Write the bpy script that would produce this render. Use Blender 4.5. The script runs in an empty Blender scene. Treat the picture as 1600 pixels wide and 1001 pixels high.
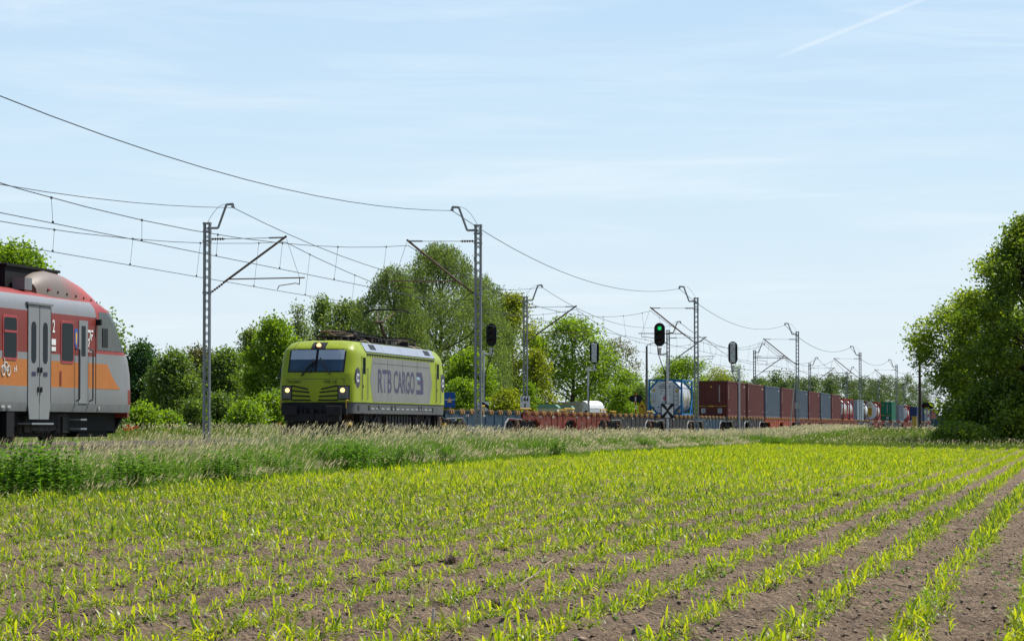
import bpy, math, random
import numpy as np
from mathutils import Vector, Matrix
R = math.radians
random.seed(7)
SC = bpy.context.scene
COL = SC.collection
# ------------------------------------------------------------------ camera (rail top is z = 0, track runs along +Y)
F = 4800.0
CAMZ = 0.47
ALPHA = math.atan(164.5 / F)
PSI = math.atan(885 * math.cos(ALPHA) / F)
cs, sn = math.cos(PSI), math.sin(PSI)
cam_d = bpy.data.cameras.new('camera')
cam = bpy.data.objects.new('camera', cam_d)
COL.objects.link(cam)
cam.location = (0, 0, CAMZ)
cam.rotation_euler = (R(90) + ALPHA, 0, PSI)
cam_d.sensor_width = 36
cam_d.lens = F / 1600 * 36
cam_d.clip_start = 0.5
cam_d.clip_end = 12000
SC.camera = cam

def Yof(px, X):
    t = (px - 800) / F
    return X * (cs + t * sn) / (t * cs - sn)
def depth(X, Y): return -X * sn + Y * cs
def Zof(py, X, Y): return CAMZ + (665 - py) * depth(X, Y) / F
def pxof(X, Y): return 800 + F * (X * cs + Y * sn) / depth(X, Y)

# ------------------------------------------------------------------ tagging
def tag(o, label=None, cat=None, group=None, kind=None):
    if label: o['label'] = label
    if cat: o['category'] = cat
    if group: o['group'] = group
    if kind: o['kind'] = kind
    return o
def thing(name, label, cat, loc=(0, 0, 0), rz=0, group=None):
    o = bpy.data.objects.new(name, None)
    COL.objects.link(o)
    o.location = loc
    o.rotation_euler = (0, 0, rz)
    o.empty_display_size = .2
    return tag(o, label, cat, group)
def copy_tree(o, parent=None):
    c = o.copy()
    COL.objects.link(c)
    if parent: c.parent = parent
    for ch in list(o.children): copy_tree(ch, c)
    return c

# ------------------------------------------------------------------ materials
MATS = {}
def _base(name):
    m = bpy.data.materials.new(name)
    m.use_nodes = True
    nt = m.node_tree
    return m, nt, nt.nodes['Principled BSDF']
def mat(name, col, rough=.6, metal=0., var=.12, scale=3., dirt=0., dirtcol=(.07, .055, .04), bump=0., emit=None, estr=0., coord='Object', spec=.16, stretch=None, ior=None):
    if name in MATS: return MATS[name]
    m, nt, b = _base(name)
    N, L = nt.nodes, nt.links
    b.inputs['Roughness'].default_value = rough
    b.inputs['Metallic'].default_value = metal
    b.inputs['Specular IOR Level'].default_value = spec
    if ior: b.inputs['IOR'].default_value = ior
    tc = N.new('ShaderNodeTexCoord')
    mp = N.new('ShaderNodeMapping')
    L.new(tc.outputs[coord], mp.inputs[0])
    if stretch: mp.inputs['Scale'].default_value = stretch
    nz = N.new('ShaderNodeTexNoise')
    nz.inputs['Scale'].default_value = scale
    nz.inputs['Detail'].default_value = 6
    nz.inputs['Roughness'].default_value = .62
    L.new(mp.outputs[0], nz.inputs['Vector'])
    rm = N.new('ShaderNodeMapRange')
    rm.inputs['From Min'].default_value = .3
    rm.inputs['From Max'].default_value = .7
    rm.inputs['To Min'].default_value = 1 - var
    rm.inputs['To Max'].default_value = 1 + var
    L.new(nz.outputs['Fac'], rm.inputs['Value'])
    mx = N.new('ShaderNodeMix'); mx.data_type = 'RGBA'; mx.blend_type = 'MULTIPLY'
    mx.inputs['Factor'].default_value = 1
    mx.inputs['A'].default_value = (*col, 1)
    L.new(rm.outputs[0], mx.inputs['B'])
    out = mx.outputs['Result']
    if dirt > 0:
        n2 = N.new('ShaderNodeTexNoise')
        n2.inputs['Scale'].default_value = scale * .7
        n2.inputs['Detail'].default_value = 8
        n2.inputs['Roughness'].default_value = .7
        m2 = N.new('ShaderNodeMapping')
        m2.inputs['Scale'].default_value = (1.6, 1.6, .35)
        m2.inputs['Location'].default_value = (3.1, 7.7, 1.3)
        L.new(tc.outputs[coord], m2.inputs[0]); L.new(m2.outputs[0], n2.inputs['Vector'])
        r2 = N.new('ShaderNodeMapRange')
        r2.inputs['From Min'].default_value = .42; r2.inputs['From Max'].default_value = .78
        r2.inputs['To Min'].default_value = 0; r2.inputs['To Max'].default_value = dirt
        L.new(n2.outputs['Fac'], r2.inputs['Value'])
        m3 = N.new('ShaderNodeMix'); m3.data_type = 'RGBA'
        L.new(r2.outputs[0], m3.inputs['Factor']); L.new(out, m3.inputs['A'])
        m3.inputs['B'].default_value = (*dirtcol, 1)
        out = m3.outputs['Result']
    L.new(out, b.inputs['Base Color'])
    if bump > 0:
        bp = N.new('ShaderNodeBump')
        bp.inputs['Strength'].default_value = bump
        bp.inputs['Distance'].default_value = .02
        L.new(nz.outputs['Fac'], bp.inputs['Height']); L.new(bp.outputs[0], b.inputs['Normal'])
    if emit:
        b.inputs['Emission Color'].default_value = (*emit, 1)
        b.inputs['Emission Strength'].default_value = estr
    MATS[name] = m
    return m
def leafmat(name, cols, trans=.45, tcol=None, rough=.45, clump=.35, clump_scale=.35, gloss=.12):
    """leaf: diffuse + translucent with a colour picked per leaf and drifting between clumps"""
    if name in MATS: return MATS[name]
    m = bpy.data.materials.new(name); m.use_nodes = True
    nt = m.node_tree; N, L = nt.nodes, nt.links
    N.remove(N['Principled BSDF'])
    out = N['Material Output']
    geo = N.new('ShaderNodeNewGeometry')
    tc = N.new('ShaderNodeTexCoord')
    nz = N.new('ShaderNodeTexNoise'); nz.inputs['Scale'].default_value = clump_scale; nz.inputs['Detail'].default_value = 3
    L.new(tc.outputs['Object'], nz.inputs['Vector'])
    a = N.new('ShaderNodeMath'); a.operation = 'MULTIPLY_ADD'
    a.inputs[1].default_value = 1 - clump; L.new(geo.outputs['Random Per Island'], a.inputs[0])
    k = N.new('ShaderNodeMapRange'); k.inputs['From Min'].default_value = .3; k.inputs['From Max'].default_value = .7
    k.inputs['To Max'].default_value = clump
    L.new(nz.outputs['Fac'], k.inputs['Value']); L.new(k.outputs[0], a.inputs[2])
    rp = N.new('ShaderNodeValToRGB')
    els = rp.color_ramp.elements
    n = len(cols)
    while len(els) < n: els.new(.5)
    for i, c in enumerate(cols):
        els[i].position = i / (n - 1); els[i].color = (*c, 1)
    L.new(a.outputs[0], rp.inputs['Fac'])
    d = N.new('ShaderNodeBsdfDiffuse'); t = N.new('ShaderNodeBsdfTranslucent'); g = N.new('ShaderNodeBsdfGlossy')
    g.inputs['Roughness'].default_value = rough
    L.new(rp.outputs[0], d.inputs['Color'])
    mm = N.new('ShaderNodeMix'); mm.data_type = 'RGBA'; mm.blend_type = 'MULTIPLY'; mm.inputs['Factor'].default_value = 1
    L.new(rp.outputs[0], mm.inputs['A']); mm.inputs['B'].default_value = (*(tcol or (1.5, 1.6, .6)), 1)
    L.new(mm.outputs['Result'], t.inputs['Color'])
    m1 = N.new('ShaderNodeMixShader'); m1.inputs[0].default_value = trans
    L.new(d.outputs[0], m1.inputs[1]); L.new(t.outputs[0], m1.inputs[2])
    m2 = N.new('ShaderNodeMixShader'); m2.inputs[0].default_value = gloss * .22
    L.new(m1.outputs[0], m2.inputs[1]); L.new(g.outputs[0], m2.inputs[2])
    L.new(m2.outputs[0], out.inputs['Surface'])
    MATS[name] = m
    return m

# ------------------------------------------------------------------ mesh builder
class MB:
    def __init__(s): s.v = []; s.f = []; s.m = []
    def add(s, vs, fs, mi=0):
        b = len(s.v); s.v += [tuple(p) for p in vs]
        for f in fs: s.f.append(tuple(i + b for i in f)); s.m.append(mi)
        return s
    def box(s, c, d, rz=0, rx=0, ry=0, mi=0):
        x, y, z = d[0] / 2, d[1] / 2, d[2] / 2
        M = Matrix.Translation(c) @ Matrix.Rotation(rz, 4, 'Z') @ Matrix.Rotation(ry, 4, 'Y') @ Matrix.Rotation(rx, 4, 'X')
        vs = [M @ Vector((a * x, b * y, e * z)) for a in (-1, 1) for b in (-1, 1) for e in (-1, 1)]
        return s.add(vs, [(0, 1, 3, 2), (4, 6, 7, 5), (0, 4, 5, 1), (2, 3, 7, 6), (0, 2, 6, 4), (1, 5, 7, 3)], mi)
    def bbox(s, c, d, bv=.02, mi=0):
        """box with chamfered long edges seen from the side and above"""
        x, y, z = d[0] / 2, d[1] / 2, d[2] / 2
        pr = [(-y + bv, -z), (y - bv, -z), (y, -z + bv), (y, z - bv), (y - bv, z), (-y + bv, z), (-y, z - bv), (-y, -z + bv)]
        vs = [(c[0] - x, c[1] + a, c[2] + b) for a, b in pr] + [(c[0] + x, c[1] + a, c[2] + b) for a, b in pr]
        n = 8
        return s.add(vs, [tuple(range(n))[::-1], tuple(range(n, 2 * n))] + [(i, (i + 1) % n, n + (i + 1) % n, n + i) for i in range(n)], mi)
    def tube(s, p0, p1, r, r1=None, n=6, cap=True, mi=0):
        p0, p1 = Vector(p0), Vector(p1); r1 = r if r1 is None else r1
        d = (p1 - p0)
        if d.length < 1e-6: return s
        d.normalize()
        a = d.orthogonal().normalized(); b = d.cross(a)
        vs = []
        for p, q in ((p0, r), (p1, r1)):
            for i in range(n):
                t = 2 * math.pi * i / n
                vs.append(p + a * (math.cos(t) * q) + b * (math.sin(t) * q))
        fs = [(i, (i + 1) % n, n + (i + 1) % n, n + i) for i in range(n)]
        if cap: fs += [tuple(range(n))[::-1], tuple(range(n, 2 * n))]
        return s.add(vs, fs, mi)
    def path(s, pts, r, n=6, mi=0):
        for a, b in zip(pts, pts[1:]): s.tube(a, b, r, n=n, mi=mi)
        return s
    def bar(s, p0, p1, w, t, mi=0):
        """flat bar of width w (in the plane seen along Y) and thickness t along Y"""
        p0, p1 = Vector(p0), Vector(p1); d = (p1 - p0).normalized()
        side = d.cross(Vector((0, 1, 0)))
        if side.length < 1e-4: side = Vector((1, 0, 0))
        side.normalize(); up = side.cross(d)
        vs = [p + side * (a * w / 2) + up * (b * t / 2) for p in (p0, p1) for a in (-1, 1) for b in (-1, 1)]
        return s.add(vs, [(0, 1, 3, 2), (4, 6, 7, 5), (0, 4, 5, 1), (2, 3, 7, 6), (0, 2, 6, 4), (1, 5, 7, 3)], mi)
    def prism(s, poly, axis, a, b, mi=0):
        """extrude a 2-D polygon along axis (x: poly=(y,z), y: poly=(x,z), z: poly=(x,y)) from a to b"""
        def put(p, q):
            return {'x': (q, p[0], p[1]), 'y': (p[0], q, p[1]), 'z': (p[0], p[1], q)}[axis]
        n = len(poly)
        vs = [put(p, a) for p in poly] + [put(p, b) for p in poly]
        return s.add(vs, [tuple(range(n))[::-1], tuple(range(n, 2 * n))] + [(i, (i + 1) % n, n + (i + 1) % n, n + i) for i in range(n)], mi)
    def lathe(s, c, axis, prof, n=16, mi=0):
        """prof = [(radius, along)] about axis"""
        k = len(prof); vs = []
        for r, h in prof:
            for i in range(n):
                t = 2 * math.pi * i / n; u, w = r * math.cos(t), r * math.sin(t)
                p = {'x': (h, u, w), 'y': (u, h, w), 'z': (u, w, h)}[axis]
                vs.append((c[0] + p[0], c[1] + p[1], c[2] + p[2]))
        fs = []
        for j in range(k - 1):
            for i in range(n): fs.append((j * n + i, j * n + (i + 1) % n, (j + 1) * n + (i + 1) % n, (j + 1) * n + i))
        fs += [tuple(range(n))[::-1], tuple(range((k - 1) * n, k * n))]
        return s.add(vs, fs, mi)
    def build(s, name, m, parent=None, smooth=None, loc=None):
        me = bpy.data.meshes.new(name)
        me.from_pydata(s.v, [], s.f)
        ms = m if isinstance(m, (list, tuple)) else [m]
        for q in ms: me.materials.append(q)
        if len(ms) > 1: me.polygons.foreach_set('material_index', s.m)
        me.update()
        import bmesh
        bm = bmesh.new(); bm.from_mesh(me); bmesh.ops.recalc_face_normals(bm, faces=bm.faces); bm.to_mesh(me); bm.free()
        if smooth:
            me.polygons.foreach_set('use_smooth', [True] * len(me.polygons))
            me.set_sharp_from_angle(angle=R(smooth))
        o = bpy.data.objects.new(name, me)
        COL.objects.link(o)
        if parent: o.parent = parent
        if loc: o.location = loc
        return o
def _build_each(s, name, m, parent=None, smooth=None, pad=.006):
    """one object per separate piece (touching pieces stay together)"""
    par = list(range(len(s.v)))
    def fd(a):
        while par[a] != a: par[a] = par[par[a]]; a = par[a]
        return a
    for f in s.f:
        r0 = fd(f[0])
        for q in f[1:]:
            par[fd(q)] = r0
    comp = {}
    for i, f in enumerate(s.f): comp.setdefault(fd(f[0]), []).append(i)
    bx = []
    for k, fl in comp.items():
        P = np.array([s.v[q] for i in fl for q in s.f[i]]); bx.append([P.min(0) - pad, P.max(0) + pad, fl])
    ch = True
    while ch:
        ch = False
        for i in range(len(bx)):
            for j in range(i + 1, len(bx)):
                if (bx[i][0] <= bx[j][1]).all() and (bx[j][0] <= bx[i][1]).all():
                    bx[i] = [np.minimum(bx[i][0], bx[j][0]), np.maximum(bx[i][1], bx[j][1]), bx[i][2] + bx[j][2]]; del bx[j]; ch = True; break
            if ch: break
    out = []
    for lo, hi, fl in bx:
        g = MB(); mp = {}
        for i in fl:
            f = []
            for q in s.f[i]:
                if q not in mp: mp[q] = len(g.v); g.v.append(s.v[q])
                f.append(mp[q])
            g.f.append(tuple(f)); g.m.append(s.m[i])
        out.append(g.build(name, m, parent, smooth))
    return out
MB.build_each = _build_each
def npmesh(name, V, Q, mats, parent=None, mi=None, smooth=False):
    """mesh straight from numpy arrays; Q is (n,4) or (n,3)"""
    me = bpy.data.meshes.new(name)
    V = np.ascontiguousarray(V, dtype=np.float32); Q = np.ascontiguousarray(Q, dtype=np.int32)
    k = Q.shape[1]
    me.vertices.add(len(V)); me.vertices.foreach_set('co', V.ravel())
    me.loops.add(Q.size); me.loops.foreach_set('vertex_index', Q.ravel())
    me.polygons.add(len(Q))
    me.polygons.foreach_set('loop_start', np.arange(0, Q.size, k, dtype=np.int32))
    me.polygons.foreach_set('loop_total', np.full(len(Q), k, dtype=np.int32))
    for m in (mats if isinstance(mats, (list, tuple)) else [mats]): me.materials.append(m)
    if mi is not None: me.polygons.foreach_set('material_index', np.ascontiguousarray(mi, dtype=np.int32))
    if smooth: me.polygons.foreach_set('use_smooth', np.ones(len(Q), dtype=bool))
    me.update(calc_edges=True); me.validate()
    o = bpy.data.objects.new(name, me)
    COL.objects.link(o)
    if parent: o.parent = parent
    return o
def text_part(name, s, o0, xd, zd, w, h, m, parent, ext=.0015, bold=.0):
    """flat lettering fitted in a w x h box whose lower left corner is o0"""
    cu = bpy.data.curves.new('t', 'FONT'); cu.body = s; cu.extrude = 0; cu.offset = bold
    ob = bpy.data.objects.new('t', cu); COL.objects.link(ob)
    dg = bpy.context.evaluated_depsgraph_get()
    me = bpy.data.meshes.new_from_object(ob.evaluated_get(dg))
    bpy.data.objects.remove(ob); bpy.data.curves.remove(cu)
    co = np.array([v.co[:] for v in me.vertices])
    lo, hi = co.min(0), co.max(0)
    xd, zd, o0 = np.array(xd, float), np.array(zd, float), np.array(o0, float)
    u = (co[:, 0] - lo[0]) / (hi[0] - lo[0]) * w; q = (co[:, 1] - lo[1]) / (hi[1] - lo[1]) * h
    P = o0 + u[:, None] * xd + q[:, None] * zd
    me.vertices.foreach_set('co', P.astype(np.float32).ravel()); me.update()
    me.name = name; me.materials.clear(); me.materials.append(m)
    o = bpy.data.objects.new(name, me); COL.objects.link(o)
    if parent: o.parent = parent
    return o
def lerp(tab, z):
    if z <= tab[0][0]: return tab[0][1]
    for (a, p), (b, q) in zip(tab, tab[1:]):
        if z <= b: return p + (q - p) * (z - a) / (b - a)
    return tab[-1][1]

# ------------------------------------------------------------------ shared materials
lime = mat('lime_paint', (.285, .355, .017), .4, var=.08, scale=1.5, dirt=.45, dirtcol=(.16, .17, .05))
grey_panel = mat('grey_panel_paint', (.20, .207, .193), .55, var=.1, scale=1.2, dirt=.6, dirtcol=(.15, .14, .13))
purple = mat('dark_violet_lettering', (.06, .053, .105), .5, var=.1)
skirt_grey = mat('skirt_grey', (.085, .09, .09), .55, var=.12, dirt=.35)
roof_silver = mat('roof_silver', (.30, .33, .39), .45, metal=.15, var=.06, dirt=.12)
roof_black = mat('roof_black', (.008, .008, .009), .8, var=.3, spec=.15)
black = mat('black_steel', (.018, .018, .02), .55, var=.3, scale=5)
soot = mat('sooty_iron', (.03, .028, .026), .7, var=.4, scale=6, dirt=.3, dirtcol=(.07, .05, .04))
glassd = mat('dark_glass', (.012, .018, .022), .08, var=.1, spec=.5, ior=1.07)
blind = mat('sun_blind', (.40, .46, .53), .3, var=.05)
lampglass = mat('lamp_glass', (.13, .135, .135), .15, var=.1)
lamp_on = mat('lamp_lit', (1, .8, .5), .3, emit=(1, .55, .16), estr=2.2)
steel = mat('galvanised_steel', (.25, .27, .285), .5, metal=.35, var=.15, scale=6, dirt=.15)
rusty = mat('rusty_steel', (.13, .085, .06), .75, var=.35, scale=7)
porcelain = mat('brown_insulator', (.07, .035, .025), .25, var=.1)
wirem = mat('wire_copper_dark', (.045, .045, .045), .5, metal=.3, var=.1)
white = mat('white_paint', (.72, .72, .7), .5, var=.06, dirt=.15, dirtcol=(.3, .28, .24))
signalgrey = mat('signal_post_grey', (.55, .56, .55), .5, var=.08, dirt=.2)
red = mat('red_paint', (.45, .035, .03), .45, var=.1, dirt=.2)
yellow = mat('yellow_paint', (.62, .36, .03), .5, var=.1, dirt=.2)
bluep = mat('blue_sign_paint', (.02, .085, .32), .4, var=.05)
concrete = mat('concrete', (.33, .31, .28), .85, var=.2, scale=4, bump=.2)
# ------------------------------------------------------------------ sky, sun
SUN_EL, SUN_AZ = 56.0, 38.0        # azimuth measured from +Y towards +X
W = bpy.data.worlds.new('World'); SC.world = W; W.use_nodes = True
def build_sky():
    nt = W.node_tree; N, L = nt.nodes, nt.links
    bg = N['Background']
    sky = N.new('ShaderNodeTexSky'); sky.sky_type = 'NISHITA'; sky.sun_disc = False
    sky.sun_elevation = R(SUN_EL); sky.sun_rotation = R(SUN_AZ)
    sky.air_density = 1.0; sky.dust_density = .3; sky.ozone_density = 2.2; sky.altitude = 100
    tc = N.new('ShaderNodeTexCoord')
    # thin high cirrus: long streaks, slightly tilted, only a faint whitening
    sep = N.new('ShaderNodeSeparateXYZ'); L.new(tc.outputs['Generated'], sep.inputs[0])
    at = N.new('ShaderNodeMath'); at.operation = 'ARCTAN2'; L.new(sep.outputs['X'], at.inputs[0]); L.new(sep.outputs['Y'], at.inputs[1])
    cb = N.new('ShaderNodeCombineXYZ')
    L.new(at.outputs[0], cb.inputs['X']); L.new(sep.outputs['Z'], cb.inputs['Y'])
    def streak(rot, sx, sy, loc, lo, hi, amp):
        mp = N.new('ShaderNodeMapping'); mp.inputs['Rotation'].default_value = (0, 0, rot); mp.inputs['Scale'].default_value = (sx, sy, 1)
        mp.inputs['Location'].default_value = loc
        L.new(cb.outputs[0], mp.inputs[0])
        nz = N.new('ShaderNodeTexNoise'); nz.inputs['Scale'].default_value = 1; nz.inputs['Detail'].default_value = 7
        nz.inputs['Roughness'].default_value = .6; nz.inputs['Distortion'].default_value = .9
        L.new(mp.outputs[0], nz.inputs['Vector'])
        r = N.new('ShaderNodeMapRange'); r.interpolation_type = 'SMOOTHSTEP'
        r.inputs['From Min'].default_value = lo; r.inputs['From Max'].default_value = hi; r.inputs['To Max'].default_value = amp
        L.new(nz.outputs['Fac'], r.inputs['Value'])
        return r.outputs[0]
    s1 = streak(R(14), 7, 75, (1.3, 4.1, 0), .43, .8, .3)
    s2 = streak(R(-9), 5, 55, (7.3, 2.1, 0), .45, .82, .24)
    ad = N.new('ShaderNodeMath'); ad.operation = 'ADD'; L.new(s1, ad.inputs[0]); L.new(s2, ad.inputs[1])
    # contrail: a narrow band round a great circle, fading along its length
    def pdir(px, py):
        v = Vector(((px - 800) / F, (500.5 - py) / F, -1)); v = cam.rotation_euler.to_matrix() @ v; return v.normalized()
    d1, d2 = pdir(1195, 98), pdir(1470, -12)
    n = d1.cross(d2).normalized(); mid = (d1 + d2).normalized(); tan = n.cross(mid).normalized()
    half = math.acos(max(-1, min(1, d1.dot(d2)))) / 2
    dn = N.new('ShaderNodeVectorMath'); dn.operation = 'DOT_PRODUCT'; dn.inputs[1].default_value = n; L.new(tc.outputs['Generated'], dn.inputs[0])
    ab = N.new('ShaderNodeMath'); ab.operation = 'ABSOLUTE'; L.new(dn.outputs['Value'], ab.inputs[0])
    r1 = N.new('ShaderNodeMapRange'); r1.interpolation_type = 'SMOOTHSTEP'
    r1.inputs['From Min'].default_value = .0011; r1.inputs['From Max'].default_value = .0001
    L.new(ab.outputs[0], r1.inputs['Value'])
    dt = N.new('ShaderNodeVectorMath'); dt.operation = 'DOT_PRODUCT'; dt.inputs[1].default_value = tan; L.new(tc.outputs['Generated'], dt.inputs[0])
    r2 = N.new('ShaderNodeMapRange'); r2.interpolation_type = 'SMOOTHSTEP'
    a0 = d1.dot(tan)
    r2.inputs['From Min'].default_value = a0; r2.inputs['From Max'].default_value = a0 * .55
    r2.inputs['To Max'].default_value = .26
    L.new(dt.outputs['Value'], r2.inputs['Value'])
    r3 = N.new('ShaderNodeMapRange'); r3.interpolation_type = 'SMOOTHSTEP'
    r3.inputs['From Min'].default_value = -a0 * 2.2; r3.inputs['From Max'].default_value = -a0 * 1.2
    L.new(dt.outputs['Value'], r3.inputs['Value'])
    pz = N.new('ShaderNodeMath'); pz.operation = 'MULTIPLY'; L.new(r1.outputs[0], pz.inputs[0]); L.new(r2.outputs[0], pz.inputs[1])
    pq = N.new('ShaderNodeMath'); pq.operation = 'MULTIPLY'; L.new(pz.outputs[0], pq.inputs[0]); L.new(r3.outputs[0], pq.inputs[1])
    a2 = N.new('ShaderNodeMath'); a2.operation = 'ADD'; a2.use_clamp = True; L.new(ad.outputs[0], a2.inputs[0]); L.new(pq.outputs[0], a2.inputs[1])
    # pale summer haze low over the horizon
    hr = N.new('ShaderNodeValToRGB'); e = hr.color_ramp.elements
    zr = N.new('ShaderNodeMapRange'); zr.inputs['From Max'].default_value = .16; L.new(sep.outputs['Z'], zr.inputs['Value'])
    L.new(zr.outputs[0], hr.inputs['Fac'])
    e[0].color = (4.95, 5.5, 5.95, 1); e[1].position = 1; e[1].color = (3.12, 4.46, 5.95, 1)
    q = e.new(.5); q.color = (3.98, 5.08, 6.0, 1)
    zf = N.new('ShaderNodeMapRange'); zf.interpolation_type = 'SMOOTHSTEP'; zf.inputs['From Min'].default_value = .14; zf.inputs['From Max'].default_value = .36
    zf.inputs['To Min'].default_value = .93; zf.inputs['To Max'].default_value = .12; L.new(sep.outputs['Z'], zf.inputs['Value'])
    hz = N.new('ShaderNodeMix'); hz.data_type = 'RGBA'; L.new(zf.outputs[0], hz.inputs['Factor']); L.new(sky.outputs[0], hz.inputs['A'])
    # the haze is brightest under the sun and dims towards the opposite horizon
    da = N.new('ShaderNodeVectorMath'); da.operation = 'DOT_PRODUCT'; da.inputs[1].default_value = (math.sin(R(SUN_AZ)), math.cos(R(SUN_AZ)), 0); L.new(tc.outputs['Generated'], da.inputs[0])
    dm = N.new('ShaderNodeMapRange'); dm.interpolation_type = 'SMOOTHSTEP'; dm.inputs['From Min'].default_value = -.7; dm.inputs['From Max'].default_value = .55; dm.inputs['To Min'].default_value = .3; dm.inputs['To Max'].default_value = 1
    L.new(da.outputs['Value'], dm.inputs['Value'])
    dx = N.new('ShaderNodeVectorMath'); dx.operation = 'SCALE'; L.new(hr.outputs[0], dx.inputs[0]); L.new(dm.outputs[0], dx.inputs['Scale']); L.new(dx.outputs[0], hz.inputs['B'])
    mx = N.new('ShaderNodeMix'); mx.data_type = 'RGBA'
    L.new(a2.outputs[0], mx.inputs['Factor']); L.new(hz.outputs['Result'], mx.inputs['A'])
    mx.inputs['B'].default_value = (SKYW[0], SKYW[1], SKYW[2], 1)
    L.new(mx.outputs['Result'], bg.inputs['Color'])
    bg.inputs['Strength'].default_value = SKY_STR
SKY_STR = .12
SKYW = (5.9, 6.35, 6.55)
build_sky()
sd = bpy.data.lights.new('sun', 'SUN'); sd.energy = 5.0; sd.angle = R(.53); sd.color = (1, .95, .87)
so = bpy.data.objects.new('sun', sd); COL.objects.link(so)
sv = Vector((math.cos(R(SUN_EL)) * math.sin(R(SUN_AZ)), math.cos(R(SUN_EL)) * math.cos(R(SUN_AZ)), math.sin(R(SUN_EL))))
so.rotation_euler = sv.to_track_quat('Z', 'Y').to_euler()
SC.view_settings.view_transform = 'Standard'; SC.view_settings.look = 'None'; SC.view_settings.gamma = 1
SC.view_settings.exposure = EXPOSURE = 0.4
SC.cycles.max_bounces = 8; SC.cycles.transparent_max_bounces = 8
SC.cycles.use_denoising = True

# ------------------------------------------------------------------ terrain
rng = np.random.default_rng(11)
PROF = [(-3000, 1.0), (-300, .35), (-60, .12), (-38, .06), (-33, -.42), (-31.5, -.5), (-22.3, -.62), (-18.6, -.75), (-6, -.93), (20, -.93), (400, -.6), (3000, 0)]
def gz(X, Y):
    z = lerp(PROF, X)
    t = min(1, max(0, (Y - 178) / 85)); t = t * t * (3 - 2 * t)
    if X > -22.3: z += t * (0.02 - z) * .95
    return z
def gzv(X, Y):
    z = np.interp(X, [p[0] for p in PROF], [p[1] for p in PROF])
    t = np.clip((Y - 178) / 85, 0, 1); t = t * t * (3 - 2 * t)
    return np.where(X > -22.3, z + t * (0.02 - z) * .95, z)
def wb(Y):
    """X of the edge between the crop and the verge"""
    near = np.interp(Y, [30, 46, 72, 100, 150, 185], [-16.2, -16.6, -18.1, -18.7, -19.4, -18.9])
    return near + .28 * np.sin(Y * .23) + .22 * np.sin(Y * .61 + 1)
def vnoise(X, Y, seed, f):
    """cheap smooth value noise"""
    r = np.random.default_rng(seed); T = r.random((256, 256))
    x, y = X * f, Y * f; xi, yi = np.floor(x).astype(int), np.floor(y).astype(int); u, v = x - xi, y - yi
    u, v = u * u * (3 - 2 * u), v * v * (3 - 2 * v)
    a, b, c, d = T[xi % 256, yi % 256], T[(xi + 1) % 256, yi % 256], T[xi % 256, (yi + 1) % 256], T[(xi + 1) % 256, (yi + 1) % 256]
    return (a * (1 - u) + b * u) * (1 - v) + (c * (1 - u) + d * u) * v - .5
ROW0, ROWS = -.37, .755
def fieldz(X, Y):
    z = gzv(X, Y)
    z = z + .05 * vnoise(X, Y, 3, 1.1) + .055 * vnoise(X, Y, 4, 3.7) + .065 * vnoise(X, Y, 5, 9) + .045 * vnoise(X, Y, 8, 19) + .028 * vnoise(X, Y, 9, 34)
    z = z + .012 * np.cos(2 * np.pi * (X - ROW0) / ROWS)
    return z
def soilmat():
    m, nt, b = _base('field_soil'); N, L = nt.nodes, nt.links
    tc = N.new('ShaderNodeTexCoord')
    def nz(s, d, r=.6):
        n = N.new('ShaderNodeTexNoise'); n.inputs['Scale'].default_value = s; n.inputs['Detail'].default_value = d; n.inputs['Roughness'].default_value = r
        L.new(tc.outputs['Object'], n.inputs['Vector']); return n
    a, c, v = nz(1.3, 5), nz(45, 8, .78), N.new('ShaderNodeTexVoronoi')
    v.inputs['Scale'].default_value = 22; L.new(tc.outputs['Object'], v.inputs['Vector'])
    r = N.new('ShaderNodeValToRGB'); e = r.color_ramp.elements
    e[0].position = .33; e[0].color = (.085, .06, .045, 1); e[1].position = .66; e[1].color = (.56, .405, .27, 1)
    mixf = N.new('ShaderNodeMath'); mixf.operation = 'MULTIPLY_ADD'; mixf.inputs[1].default_value = .55
    L.new(c.outputs['Fac'], mixf.inputs[0])
    h = N.new('ShaderNodeMath'); h.operation = 'MULTIPLY'; h.inputs[1].default_value = .45; L.new(a.outputs['Fac'], h.inputs[0])
    L.new(h.outputs[0], mixf.inputs[2]); L.new(mixf.outputs[0], r.inputs['Fac']); L.new(r.outputs[0], b.inputs['Base Color'])
    hh = N.new('ShaderNodeMath'); hh.operation = 'SUBTRACT'; L.new(c.outputs['Fac'], hh.inputs[0]); L.new(v.outputs['Distance'], hh.inputs[1])
    bp = N.new('ShaderNodeBump'); bp.inputs['Strength'].default_value = 1.0; bp.inputs['Distance'].default_value = .1
    L.new(hh.outputs[0], bp.inputs['Height']); L.new(bp.outputs[0], b.inputs['Normal'])
    b.inputs['Roughness'].default_value = .95; b.inputs['Specular IOR Level'].default_value = .15
    return m
soil = soilmat()
clod_m = mat('earth_clod', (.25, .185, .135), .95, var=.45, scale=14, spec=.1)
def grid(xs, ys, zf, name, m, kind, label=None):
    X, Y = np.meshgrid(xs, ys); Z = zf(X, Y)
    V = np.stack([X, Y, Z], -1).reshape(-1, 3); nx, ny = len(xs), len(ys)
    i = np.arange(nx * ny).reshape(ny, nx)
    Q = np.stack([i[:-1, :-1], i[:-1, 1:], i[1:, 1:], i[1:, :-1]], -1).reshape(-1, 4)
    o = npmesh(name, V, Q, m, smooth=False)
    return tag(o, label, None, None, kind)
xs = np.concatenate([np.linspace(-20.5, -9, 150), np.linspace(-8.94, 1.5, 320), np.linspace(2, 26, 30)])
ys = 12 * (1 + .0029) ** np.arange(0, 1000)
ys = np.concatenate([[2, 5, 8, 10.5], ys[ys < 186]])
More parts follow.
